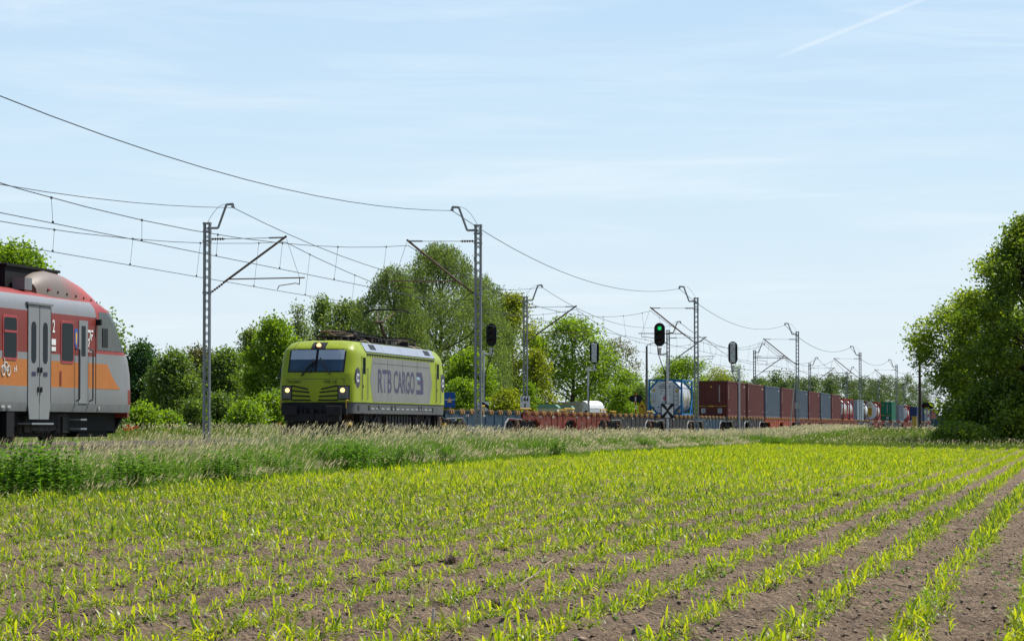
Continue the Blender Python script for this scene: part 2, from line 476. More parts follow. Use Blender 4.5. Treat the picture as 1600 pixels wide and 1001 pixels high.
def fieldclip(X, Y):
    z = fieldz(X, Y)
    # sink the sheet below the verge at its edge
    e = np.clip((wb(Y) - .5 - X) / .6, 0, 1)
    return z - e * .35
field = grid(xs, ys, fieldclip, 'field', soil, 'structure', 'brown cloddy soil of the maize field')
gm = mat('dry_turf', (.12, .13, .045), .95, var=.35, scale=.8, dirt=.5, dirtcol=(.22, .18, .10), bump=.4)
gx = np.array(sorted(set(list(np.linspace(-60, 30, 61)) + [-3000, -1500, -700, -400, -250, -150, -100, -80, 45, 70, 120, 250, 500, 1000, 3000])))
gy = np.array(sorted(set(list(np.linspace(-20, 420, 111)) + [-800, -300, -100, -50, 480, 560, 650, 800, 1000, 1400, 2000, 3000, 5000])))
def groundz(X, Y):
    z = gzv(X, Y) + .05 * vnoise(X, Y, 21, .3)
    inf = (X > wb(Y) + .6) & (X < 25.5) & (Y < 181) & (Y > 3)
    track = (X < -22.4) & (X > -31.4)
    z = np.where(track, -.75, z)
    z = np.where((np.abs(Y - 262) < 9) & (X > -60) & (X < 32), np.minimum(z, -.16), z)
    return np.where(inf, z - .3, z)
ground = grid(gx, gy, groundz, 'ground', gm, 'structure', 'dry grassy ground on both sides of the railway')

# ------------------------------------------------------------------ the two tracks
ballm = mat('ballast_stone', (.20, .175, .15), .95, var=.5, scale=14, bump=1.)
NT, FT = -24.9, -28.9
mb = MB()
mb.prism([(-22.1, -.74), (-23.0, -.19), (-30.8, -.19), (-31.7, -.74)], 'y', -60, 1500)
tag(mb.build('ballast_bed', ballm), 'grey stone ballast bed under both tracks', kind='structure')
railm = mat('rail_steel', (.19, .15, .125), .5, metal=.45, var=.25, scale=5)
railtop = mat('rail_head', (.55, .54, .52), .28, metal=.9, var=.1)
for xc, lab in ((NT, 'near railway track with shiny rails under the red and silver train'), (FT, 'far railway track with rails under the lime green locomotive')):
    t = thing('railway_track', lab, 'railway track', (xc, 0, 0), group='railway tracks')
    for sd_ in (-.7535, .7535):
        m_ = MB()
        m_.prism([(sd_ - .07, -.17), (sd_ + .07, -.17), (sd_ + .07, -.155), (sd_ + .012, -.13), (sd_ + .012, -.045), (sd_ + .036, -.035), (sd_ + .036, -.002), (sd_ - .036, -.002), (sd_ - .036, -.035), (sd_ - .012, -.045), (sd_ - .012, -.13), (sd_ - .07, -.155)], 'y', -60, 1500)
        m_.add([(sd_ - .03, -60, .0), (sd_ + .03, -60, .0), (sd_ + .03, 1500, .0), (sd_ - .03, 1500, .0)], [(0, 1, 2, 3)], 1)
        m_.build('rail', [railm, railtop], t)
    m_ = MB()
    for i in range(420):
        y = 30 + i * .6
        m_.prism([(-1.25, -.195), (1.25, -.195), (1.25, -.173), (.4, -.178), (-.4, -.178), (-1.25, -.173)], 'y', y, y + .25)
    tag(m_.build('sleepers', concrete, t), kind='stuff')
# level crossing road
asphalt = mat('asphalt', (.055, .054, .052), .9, var=.25, scale=9, bump=.3)
ry0, ry1 = 255.0, 262.5
mb = MB()
rp = [(-140, -.0), (-60, .0), (-33, .015), (-20.5, .015), (-12, .01), (6, -.02), (30, -.1), (140, -.3)]
vs = [(x, y, z + .09) for x, z in rp for y in (ry0, ry1)]
vs = []
for x, z in rp:
    for y in (ry0, ry1): vs.append((x, y, z + .03 if -33 < x < -20 else z + .17 if x <= -33 else z + .06))
mb.add(vs, [(2 * i, 2 * i + 1, 2 * i + 3, 2 * i + 2) for i in range(len(rp) - 1)])
tag(mb.build('road', asphalt), 'asphalt road over the level crossing', kind='structure')
# ------------------------------------------------------------------ rail vehicles: lofted bodies
def loft(zs, yf, hw, us, cf, L, rear_same=True, ymids=()):
    """horizontal outlines stacked in z.  yf(z)=front set-back, hw(z)=half width, us/cf(u)=plan of the nose; y grows to the rear"""
    rings = []
    for z in zs:
        h, y0 = hw(z), yf(z)
        fr = [(-u * h, y0 + cf(u)) for u in us[::-1]] + [(u * h, y0 + cf(u)) for u in us[1:]] if us[0] == 0 else []
        mids_r = [(h, y) for y in ymids if y > y0 + cf(1) + .02]
        if rear_same: rr = [(x, L - y) for x, y in fr][::-1]
        else: rr = [(h, L), (-h, L)]
        nmid = len(ymids)
        mr = [(h, max(y, y0 + cf(1) + .01 * (i + 1))) for i, y in enumerate(ymids)]
        ml = [(-x, y) for x, y in mr][::-1]
        rings.append([(x, y, z) for x, y in fr + mr + rr + ml])
    n = len(rings[0]); vs = [p for r in rings for p in r]; fs = []
    for j in range(len(rings) - 1):
        for i in range(n): fs.append((j * n + i, j * n + (i + 1) % n, (j + 1) * n + (i + 1) % n, (j + 1) * n + i))
    fs.append(tuple(range((len(rings) - 1) * n, len(rings) * n)))
    fs.append(tuple(range(n))[::-1])
    return vs, fs
def surf_patch(m_, yf, hw, cf, x0, x1, z0, z1, off=.006, nx=10, nz=4, mi=0, flip=1):
    """a skin piece on the nose, a few millimetres proud of it (x0, x1 may be functions of z)"""
    vs = []
    for j in range(nz + 1):
        z = z0 + (z1 - z0) * j / nz; h = hw(z)
        a = x0(z) if callable(x0) else x0; b = x1(z) if callable(x1) else x1
        for i in range(nx + 1):
            x = a + (b - a) * i / nx; u = min(1, abs(x) / h)
            y = yf(z) + cf(u) - off
            sg = 1 if x >= 0 else -1
            vs.append((x + sg * off * .5 * (u > .8), y, z + off * .3))
    w = nx + 1
    return m_.add(vs, [(j * w + i, j * w + i + 1, (j + 1) * w + i + 1, (j + 1) * w + i) for j in range(nz) for i in range(nx)], mi)
def wheelset(m_, y, x=.72, r=.46, n=22):
    for s in (-1, 1):
        m_.lathe((s * x, y, r), 'x', [(r * .35, -.07), (r * .9, -.06), (r + .025, -.065), (r + .025, -.03), (r, -.025), (r, .065), (r * .88, .07), (r * .8, .03), (r * .35, .05), (.12, .1)], n)
    m_.tube((-x, y, r), (x, y, r), .09, n=10)
    return m_

# ------------------------------------------------------------------ lime electric locomotive
LY = 114.9; LL = 17.9
loco = thing('electric_locomotive', 'lime green electric locomotive with lit headlamps and grey lettered side panel', 'locomotive', (FT, LY, 0))
YF = [(.9, .10), (1.38, 0.0), (1.95, .0), (2.45, .09), (2.53, .13), (3.43, .56), (3.52, .66), (3.62, .84), (3.70, 1.05), (3.76, 1.3), (3.8, 1.7)]
HW = [(.9, 1.47), (1.38, 1.5), (2.6, 1.5), (3.25, 1.48), (3.36, 1.455), (3.46, 1.405), (3.60, 1.335), (3.7, 1.25), (3.76, 1.06), (3.8, .75)]
lyf = lambda z: lerp(YF, z)
lhw = lambda z: lerp(HW, z)
CF = [(0, 0), (.45, .015), (.62, .045), (.76, .10), (.86, .17), (.93, .26), (.975, .38), (1, .55)]
lcf = lambda u: lerp(CF, u)
LUS = [0, .2, .45, .62, .76, .86, .93, .975, 1]
zs = [1.38, 1.6, 1.95, 2.2, 2.45, 2.53, 2.8, 3.1, 3.25, 3.36, 3.43, 3.52, 3.62, 3.70, 3.76, 3.8]
vs, fs = loft(zs, lyf, lhw, LUS, lcf, LL, ymids=(2.3, 6, 9, 12, 15.5))
MB().add(vs, fs).build('body', lime, loco, smooth=32)
vs, fs = loft([.95, 1.1, 1.37], lambda z: .08, lambda z: 1.475, LUS, lcf, LL, ymids=(2.3, 9, 15.5))
MB().add(vs, fs).build('skirt', skirt_grey, loco, smooth=32)
# front buffer beam, coupler, buffers at both ends
def loco_end(sgn, y0):
    f = lambda y: y0 + sgn * y
    m_ = MB(); m_.box((0, f(.02), 1.13), (2.55, .2, .46)); m_.box((0, f(-.25), .8), (2.2, .3, .3))
    m_.box((0, f(.15), .42), (2.3, .3, .42)); m_.box((0, f(-.1), .28), (2.6, .08, .3)); m_.build('buffer_beam', black, loco)
    for s in (-1, 1):
        m_ = MB(); m_.lathe((s * .875, 0, 1.06), 'y', [(.11, f(.1)), (.11, f(-.28)), (.16, f(-.30)), (.19, f(-.45))], 12)
        m_.bbox((s * .875, f(-.50), 1.06), (.60, .07, .38), .03)
        m_.build('buffer', black, loco, smooth=40)
    m_ = MB(); m_.box((0, f(-.2), 1.05), (.09, .5, .12)); m_.path([(0, f(-.42), 1.03), (.05, f(-.5), .9), (0, f(-.45), .7)], .035)
    for s, dx in ((-1, .3), (-1, .45), (1, .3), (1, .45)):
        m_.path([(s * dx, f(-.05), 1.2), (s * dx, f(-.3), 1.1), (s * dx * 1.05, f(-.3), .75), (s * dx * .9, f(-.1), .6)], .026, n=5)
    m_.build('coupling', soot, loco)
    m_ = MB()
    for s in (-1, 1):
        m_.tube((s * 1.3, f(-.2), 1.15), (s * 1.3, f(-.2), 1.45), .018); m_.tube((s * 1.3, f(-.2), 1.45), (s * 1.3, f(.15), 1.45), .018)
        m_.box((s * 1.36, f(-.02), .55), (.18, .26, .12))
    m_.build_each('shunter_step', yellow, loco)
loco_end(1, 0.0); loco_end(-1, LL)
# windscreen: dark rubber field, two panes each with a blind drawn half way
m_ = MB(); surf_patch(m_, lyf, lhw, lcf, -1.12, 1.12, 2.53, 3.44, .008, 14, 6); wsf = m_.build('windscreen', black, loco)
for s in (-1, 1):
    a, b = (.05, 1.06) if s > 0 else (-1.06, -.05)
    m_ = MB(); surf_patch(m_, lyf, lhw, lcf, a, b, 2.57, 3.02, .016, 8, 4); m_.build('pane', mat('loco_glass', (.035, .07, .11), .08, var=.2, spec=.5, ior=1.35), wsf)
    m_ = MB(); surf_patch(m_, lyf, lhw, lcf, a, b, 3.025, 3.40, .016, 8, 3); m_.build('sun_blind', blind, wsf)
    m_ = MB(); bx = s * .35
    m_.path([(bx * .6 if s < 0 else .62, lyf(2.5) - .05, 2.50), (bx * .2 if s < 0 else .36, lyf(2.8) - .06, 2.85), (-.12 if s < 0 else .16, lyf(3.02) - .04, 3.05)] if s < 0 else [(.62, lyf(2.45) - .05, 2.44), (.3, lyf(2.85) - .05, 2.88), (.12, lyf(3.1) - .04, 3.1)], .022, n=5)
    if s < 0: m_.path([(-.52, lyf(2.4) - .06, 2.40), (-.3, lyf(2.7) - .06, 2.72), (-.02, lyf(2.95) - .05, 2.98)], .035, n=5)
    m_.build('wiper', black, loco)
m_ = MB(); surf_patch(m_, lyf, lhw, lcf, -.29, .29, 3.445, 3.71, .008, 6, 5); tl = m_.build('top_lamp_panel', black, loco)
m_ = MB(); m_.lathe((0, lyf(3.58) - .05, 3.58), 'y', [(.11, .12), (.125, 0), (.115, -.03)], 18); tlb = m_.build('lamp_bezel', black, tl)
m_ = MB(); m_.lathe((0, lyf(3.58) - .085, 3.58), 'y', [(.10, .01), (.06, -.012)], 16); m_.build('lamp', lamp_on, tl)
for s in (-1, 1):
    m_ = MB()
    x0, x1 = (lambda z: .93), (lambda z: 1.29 - .02 * (z - 1.4))
    surf_patch(m_, lyf, lhw, lcf, (lambda z: s * .90), (lambda z: s * 1.34), 1.46, 2.02, .010, 8, 4)
    hl = m_.build('headlight', black, loco)
    m_ = MB(); surf_patch(m_, lyf, lhw, lcf, (lambda z: s * .94), (lambda z: s * 1.30), 1.50, 1.98, .020, 8, 4); m_.build('lens_cover', lampglass, hl)
    for zz, mm, rr, nm in ((1.84, lamp_on, .085, 'lamp'), (1.62, lampglass, .10, 'lower_lamp')):
        xx = s * 1.09; yy = lyf(zz) + lcf(1.09 / 1.5) - .03
        m_ = MB(); m_.lathe((xx, yy, zz), 'y', [(rr, .03), (rr, -.012), (rr * .6, -.028)], 14); m_.build(nm, mm, hl)
    # louvres
    m_ = MB()
    for k, zz in enumerate((1.94, 1.79, 1.62, 1.46)):
        xi = (.26, .2, .17, .15)[k]
        for q in range(6):
            xa = s * (xi + (0.9 - xi) * q / 6); xb = s * (xi + (.9 - xi) * (q + 1) / 6)
            dz = (lambda x: (.13, .06, .035, .0)[k] * (abs(x) - .55) / .6)
            m_.box(((xa + xb) / 2, lyf(zz) + lcf(abs(xa + xb) / 2 / 1.5) - .004, zz + dz((xa + xb) / 2)), (abs(xb - xa) * 1.02, .025, .055))
    m_.build_each('louvre', black, loco)
m_ = MB()
for a, b, z in ((-1.13, 1.13, 2.27),):
    for q in range(10):
        xa, xb = a + (b - a) * q / 10, a + (b - a) * (q + 1) / 10
        m_.box(((xa + xb) / 2, lyf(z) + lcf(abs(xa + xb) / 2 / 1.5) - .001, z), (.24, .012, .014))
for s in (-1, 1): m_.box((s * 1.14, lyf(2.1) + lcf(.76) - .002, 2.12), (.014, .012, .3))
m_.build('panel_joint', skirt_grey, loco)
yt = lyf(2.12) - .012
text_part('lettering', 'RTB CARGO', (-1.06, yt + lcf(.55) - .006, 2.11), (1, -.03, 0), (0, 0, 1), .50, .10, black, loco, bold=.02)
text_part('number', '7193 115', (.36, yt + .006, 2.10), (1, .03, 0), (0, 0, 1), .50, .11, black, loco, bold=.015)
# near and far sides
for s in (1, -1):
    X = lambda z: s * (lhw(z) + .004)
    def sidepoly(poly, name, m, par=loco, off=.004, th=.0):
        m_ = MB(); m_.add([(s * (lhw(z) + off), y, z) for y, z in poly], [tuple(range(len(poly)))]); return m_.build(name, m, par)
    z0, z1, zm = 1.42, 3.18, 2.3
    hexp = [(3.45, z0), (14.25, z0), (14.75, zm), (14.25, z1), (3.45, z1), (2.95, zm)]
    m_ = MB(); zz = [z0, 2.0, zm, 2.6, 2.9, z1]
    L_ = [(lerp([(z0, 3.45), (zm, 2.95), (z1, 3.45)], z), lerp([(z0, 14.25), (zm, 14.75), (z1, 14.25)], z)) for z in zz]
    vv = []
    for z, (a, b) in zip(zz, L_): vv += [(s * (lhw(z) + .004), a, z), (s * (lhw(z) + .004), b, z)]
    m_.add(vv, [(2 * i, 2 * i + 1, 2 * i + 3, 2 * i + 2) for i in range(len(zz) - 1)])
    pan = m_.build('side_panel', grey_panel, loco)
    # lettering reads from the outside
    xo = s * (1.5 + .009)
    st, dr = (4.35, 1) if s > 0 else (11.95, -1)
    text_part('lettering', 'RTB', (xo, st if s > 0 else 13.3, 1.80), (0, dr, 0), (0, 0, 1), 2.45, .92, purple, pan, bold=.02)
    text_part('lettering', 'CARGO', (xo, (st + 2.85) if s > 0 else 13.3 - 2.85, 1.80), (0, dr, 0), (0, 0, 1), 4.0, .92, purple, pan, bold=.02)
    a = (lambda q: 11.55 + q) if s > 0 else (lambda q: 5.95 - q)
    m_ = MB(); m_.add([(xo, a(q), z) for q, z in ((0, 2.72), (1.05, 2.72), (1.4, 2.35), (1.4, 1.80), (0, 1.80), (0, 1.98), (.85, 1.98), (.85, 2.2), (0.35, 2.2), (.2, 2.36), (.85, 2.36), (.75, 2.55), (0, 2.55))], [tuple(range(13))])
    m_.build('emblem', purple, pan)
    m_ = MB(); m_.add([(xo + s * .002, a(q), z) for q, z in ((0, 2.5), (.55, 2.5), (.7, 2.42), (.15, 2.42))], [(0, 1, 2, 3)]); m_.build('emblem_stripe', mat('pale_blue', (.25, .45, .6), .5), pan)
    m_ = MB()
    for zc in (2.95,): m_.box((s * (lhw(zc) + .006), 8.9, zc), (.01, 10.7, .012))
    for yj in (6.1, 8.9, 11.7): m_.box((s * 1.503, yj, 2.3), (.005, .012, 1.7))
    m_.build('seam', skirt_grey, pan)
    # alpha roundel on both cabs
    for yc in (.88, LL - .88):
        m_ = MB(); m_.lathe((s * 1.5, yc, 2.33), 'x', [(.40, -.02), (.40, .006), (.38, .008)], 28); rd = m_.build('roundel', mat('roundel_grey', (.05, .055, .08), .5), loco)
        text_part('roundel_letter', '\u03b1', (s * 1.512, yc - dr * .22, 2.16), (0, dr, 0), (0, 0, 1), .44, .34, white, rd, bold=.01)
        # cab door with window, handrails, steps
        yd = 1.95 if yc < 5 else LL - 1.95
        dm = MB(); dm.box((s * 1.497, yd, 2.3), (.02, .72, 1.78)); dd = dm.build('door', lime, loco)
        g = MB(); g.box((s * 1.496, yd, 2.81), (.03, .46, .64)); g.build('window', glassd, dd)
        g = MB(); g.box((s * 1.515, yd - .2, 2.0), (.03, .05, .12)); g.build_each('handle', black, dd)
        g = MB()
        for q in (-.45, .45):
            g.tube((s * 1.55, yd + q, 1.5), (s * 1.55, yd + q, 2.7), .017)
            for z in (1.5, 2.7): g.tube((s * 1.55, yd + q, z), (s * 1.48, yd + q, z), .014)
        g.build_each('handrail', steel, loco)
        g = MB()
        for z in (.35, .65, .95): g.box((s * 1.42, yd, z), (.2, .5, .03))
        for q in (-.26, .26): g.box((s * 1.42, yd + q, .7), (.05, .03, .75))
        g.build_each('step', soot, loco)
    # sloped roof side with silver covers, dark gutter and grilles
    pA, pB = (1.455, 3.362), (1.25, 3.702)
    nrm = Vector((.34, 0, .205)).normalized()
    def slope(y0, y1, t0, t1, m_, off):
        P = lambda t, y: (s * (pA[0] + (pB[0] - pA[0]) * t + nrm.x * off), y, pA[1] + (pB[1] - pA[1]) * t + nrm.z * off)
        Q0 = lambda t, y: (s * (pA[0] + (pB[0] - pA[0]) * t), y, pA[1] + (pB[1] - pA[1]) * t)
        vs = [P(t0, y0), P(t0, y1), P(t1, y1), P(t1, y0), Q0(t0, y0), Q0(t0, y1), Q0(t1, y1), Q0(t1, y0)]
        m_.add(vs, [(0, 1, 2, 3), (0, 1, 5, 4), (1, 2, 6, 5), (2, 3, 7, 6), (3, 0, 4, 7)])
    for i in range(4):
        y0 = 2.35 + i * 3.3; g = MB(); slope(y0, y0 + 3.27, .02, 1.02, g, .035); cv = g.build('roof_cover', roof_silver, loco)
        if i in (0, 3):
            g = MB(); slope(y0 + (1.0 if i == 0 else 1.4), y0 + (2.0 if i == 0 else 2.5), .28, .88, g, .045); g.build('vent_grille', black, cv)
    g = MB(); g.box((s * 1.455, 8.9, 3.29), (.06, 12.9, .05))
    for k in range(44): g.box((s * 1.47, 2.6 + k * .29, 3.25), (.05, .12, .10))
    g.build('gutter', black, loco)
    # small gear along the skirt
    g = MB()
    for yq, zq, w_, h_ in ((1.1, 1.16, .3, .2), (4.6, 1.2, .25, .14), (7.0, 1.2, .22, .18), (7.6, 1.2, .22, .18), (12.2, 1.2, .2, .18), (12.7, 1.2, .2, .18), (2.9, 1.18, .3, .2), (15, 1.15, .3, .2)):
        g.box((s * 1.48, yq, zq), (.012, w_, h_))
    g.build_each('hatch', black, loco)
    g = MB()
    for yq in np.linspace(3.5, 14.5, 13): g.box((s * 1.48, yq, 1.15), (.012, .5, .05))
    g.build_each('marking_plate', mat('plate_grey', (.36, .36, .35), .6), loco)
# underframe and bogies
g = MB(); g.box((0, 8.95, .78), (2.3, 5.2, .5)); g.box((0, 8.95, .5), (1.9, 4.4, .5))
for s in (-1, 1):
    for k in range(9): g.box((s * 1.2, 6.8 + k * .55, .62), (.25, .3, .5))
g.build('transformer_box', soot, loco)
for yb in (4.1, LL - 4.1):
    b = MB()
    for s in (-1, 1):
        b.prism([(-2.0, .62), (-1.75, .85), (-.9, .85), (-.7, .55), (.7, .55), (.9, .85), (1.75, .85), (2.0, .62), (1.9, .42), (1.1, .5), (.7, .35), (-.7, .35), (-1.1, .5), (-1.9, .42)], 'x', s * 1.08, s * 1.22)
        for q in (-1.3, 1.3):
            b.box((s * 1.2, q, .60), (.2, .42, .4)); b.lathe((s * 1.15, q - .5, .55), 'z', [(.12, 0), (.12, .45)], 10); b.lathe((s * 1.15, q + .5, .55), 'z', [(.12, 0), (.12, .45)], 10)
        for q in (-.35, .35): b.lathe((s * 1.1, q, .5), 'z', [(.17, 0), (.17, .5)], 12)
        b.tube((s * 1.3, -.2, .45), (s * 1.28, 1.0, .92), .06); b.tube((s * 1.28, -1.9, .35), (s * 1.28, -1.9, .9), .05)
        b.box((s * 1.15, -2.05, .35), (.16, .12, .55)); b.box((s * 1.15, 2.05, .35), (.16, .12, .55))
    b.box((0, 0, .6), (2.0, .8, .3))
    bo = b.build('bogie', soot, loco, loc=(0, yb, 0))
    for q in (-1.4, 1.4): wheelset(MB(), q, r=.62, n=26).build('wheelset', rusty, bo)
# roof gear and pantographs (FT contact wire at z 5.45)
def pantograph(y0, up, fwd, name='pantograph'):
    p = MB(); zb = 3.98
    for s in (-.5, .5): p.tube((s, y0 - .7, zb), (s, y0 + .7, zb), .03)
    for q in (-.65, 0, .65): p.tube((-.55, y0 + q, zb), (.55, y0 + q, zb), .03)
    o = p.build(name, soot, loco)
    i_ = MB()
    for s in (-.45, .45):
        for q in (-.6, .6): i_.lathe((s, y0 + q, 3.79), 'z', [(.05, 0), (.09, .03), (.06, .06), (.09, .09), (.06, .12), (.05, .18)], 10)
    i_.build_each('insulator', porcelain, o)
    a = MB(); f = fwd
    if up:
        k = (0, y0 - f * 1.15, 4.82); h = (0, y0 + f * .35, 5.36)
        a.tube((0, y0 + f * .25, 4.0), k, .055, .045, n=8); a.tube((.1, y0 + f * .1, 4.03), (.08, k[1], k[2] - .04), .015)
        for s in (-1, 1): a.tube((s * .08, k[1], k[2]), (s * .42, h[1], h[2]), .028, .02)
        a.tube((-.2, k[1], k[2]), (.2, k[1], k[2]), .05)
    else:
        k = (0, y0 - f * 1.2, 4.14); h = (0, y0 + f * .75, 4.18)
        a.tube((0, y0 + f * .5, 4.02), k, .05, .045, n=8)
        for s in (-1, 1): a.tube((s * .08, k[1], k[2] + .05), (s * .42, h[1], h[2]), .028, .02)
        a.tube((-.2, k[1], k[2]), (.2, k[1], k[2]), .05)
    a.build('arm', rusty, o)
    c = MB(); z = h[2]
    for q in (-.18, .18):
        c.path([(-.97, h[1] + q, z - .14), (-.83, h[1] + q, z - .02), (-.6, h[1] + q, z + .04), (.6, h[1] + q, z + .04), (.83, h[1] + q, z - .02), (.97, h[1] + q, z - .14)], .024, n=6)
    for s in (-.42, .42): c.tube((s, h[1] - .2, z), (s, h[1] + .2, z), .022)
    c.build('collector_head', black, o)
pantograph(2.9, False, 1); pantograph(5.4, False, -1); pantograph(12.3, True, 1); pantograph(14.6, False, -1)
g = MB(); rr = random.Random(3)
for yq in np.linspace(4.2, 15.2, 26):
    x = rr.uniform(-.8, .8); g.box((x, yq, 3.80 + .09), (rr.uniform(.1, .5), rr.uniform(.1, .5), rr.uniform(.12, .3)))
for x, z in ((-.75, 4.05), (.75, 4.03), (.3, 4.12), (-.3, 4.08)):
    g.path([(x, 3.6, z), (x + .05, 6.2, z + .04), (x - .02, 8.8, z), (x, 11.0, z + .03), (x, 14.9, z)], .022, n=5)
for k in range(9):
    yq = 6.3 + k * .62; g.path([(-.8, yq, 3.85), (-.7, yq + .1, 4.15), (.7, yq + .1, 4.13), (.8, yq, 3.85)], .022, n=5)
g.build('roof_bars', soot, loco)
g = MB()
for k in range(12):
    yq = 5.8 + k * .75; x = (-.7, .7, .2)[k % 3]
    g.lathe((x, yq, 3.79), 'z', [(.06, 0), (.1, .04), (.06, .08), (.1, .12), (.06, .16), (.05, .26)], 10)
g.build_each('roof_insulator', porcelain, loco)
g = MB(); g.box((0, 8.9, 3.805), (1.7, 12.6, .06)); g.build('roof_deck', soot, loco)
g = MB()
for q in (4.4, 12.9, 14.2): g.path([(.75, q, 3.85), (.95, q + .3, 3.86), (1.15, q + .75, 3.66)], .022, n=5)
g.build_each('roof_cable', mat('pale_cable', (.45, .36, .3), .6), loco)
# lit/unlit marker: aerials
g = MB(); g.lathe((-.62, 1.75, 3.79), 'z', [(.07, 0), (.07, .06), (.02, .09)], 10); g.lathe((.3, LL - 1.9, 3.79), 'z', [(.09, 0), (.09, .08), (.02, .12)], 10); g.build_each('aerial', black, loco)

# ------------------------------------------------------------------ red, orange and silver electric unit in front
EYN = 75.0; EL = 21.0
emu = thing('passenger_train', 'red orange and silver passenger train cab car with rounded nose', 'train', (NT, EYN, 0))
# local y grows away from the nose towards the camera: use a half turn so the nose faces +Y
emu.rotation_euler = (0, 0, math.pi)
# local x: near side of the real train (world +X) is local -X
EYF = [(.8, 0), (1.25, 0), (1.76, .08), (2.14, .28), (2.22, .42), (2.3, .60), (2.7, 1.0), (3.09, 1.45), (3.34, 1.85), (3.55, 2.4), (3.65, 3.0), (3.71, 3.3)]
EHW = [(.8, 1.40), (1.0, 1.44), (3.1, 1.44), (3.3, 1.40), (3.46, 1.28), (3.55, 1.08), (3.63, .8), (3.68, .5), (3.71, .3)]
eyf = lambda z: lerp(EYF, z)
ehw = lambda z: lerp(EHW, z)
ECF = [(0, 0), (.4, .02), (.62, .07), (.78, .16), (.88, .28), (.95, .45), (.985, .62), (1, .9)]
ecf = lambda u: lerp(ECF, u)
ezs = [.8, 1.0, 1.37, 1.76, 1.98, 2.14, 2.22, 2.3, 2.7, 3.09, 3.2, 3.3, 3.38, 3.46, 3.55, 3.63, 3.68, 3.71]
ym = (1.9, 2.3, 2.7, 3.45, 3.5, 5, 8, 11, 15)
vs, fs = loft(ezs, eyf, ehw, [0, .2, .4, .62, .78, .88, .95, .985, 1], ecf, EL, rear_same=False, ymids=ym)
e_silver = mat('train_silver', (.215, .22, .228), .42, metal=.1, var=.06, scale=1.2, dirt=.3, dirtcol=(.2, .18, .16))
e_red = mat('train_red', (.19, .026, .017), .45, var=.1, scale=1.2, dirt=.3, dirtcol=(.13, .05, .04))
e_orange = mat('train_orange', (.42, .138, .024), .45, var=.06, dirt=.25, dirtcol=(.32, .15, .06))
e_band = mat('train_dark_grey', (.17, .175, .18), .5, var=.1, dirt=.2)
e_pink = mat('train_roof_red', (.29, .042, .036), .45, var=.12, dirt=.35, dirtcol=(.22, .12, .11))
m_ = MB(); m_.add(vs, fs)
for i, f in enumerate(m_.f):
    c = np.mean([m_.v[k] for k in f], axis=0)
    side = abs(c[0]) > 1.2
    z, y = c[2], c[1]
    mi = 0
    if .8 <= z < 1.0: mi = 3
    elif 2.14 < z < 3.09 and y > 3.45 and side: mi = 1
    elif 1.37 < z < 1.98 and side and y > 3.45: mi = 2
    elif z > 3.45: mi = 4
    elif z > 2.22 and y < 3.47: mi = 4
    elif z < 2.2 and y < .8 and z > .9: mi = 1
    m_.m[i] = mi
m_.build('body', [e_silver, e_red, e_orange, e_band, e_pink], emu, smooth=30)
g = MB(); g.box((0, .2, .95), (2.3, .3, .5)); g.box((0, -.12, 1.05), (.5, .5, .3)); g.build('coupler', black, emu)
g = MB(); vs, fs = loft([.68, .85, 1.04], lambda z: -.05, lambda z: 1.38, [0, .2, .4, .62, .78, .88, .95], ecf, .75, rear_same=False); g.add(vs, fs); g.build('nose_lip', e_red, emu, smooth=30)
g = MB()
for k in range(9):
    x0, x1 = -1.05 + k * .235, -1.05 + (k + 1) * .235
g.prism([(-1.1, .7), (1.1, .7), (.85, .28), (-.85, .28)], 'y', .15, .3); g.build('obstacle_deflector', roof_black, emu)
g = MB(); surf_patch(g, eyf, ehw, ecf, -1.36, 1.36, 2.32, 3.30, .008, 18, 6); g.build('windscreen', glassd, emu)
quarter = mat('quarter_glass', (.06, .065, .055), .15, var=.2, spec=.5, ior=1.2)
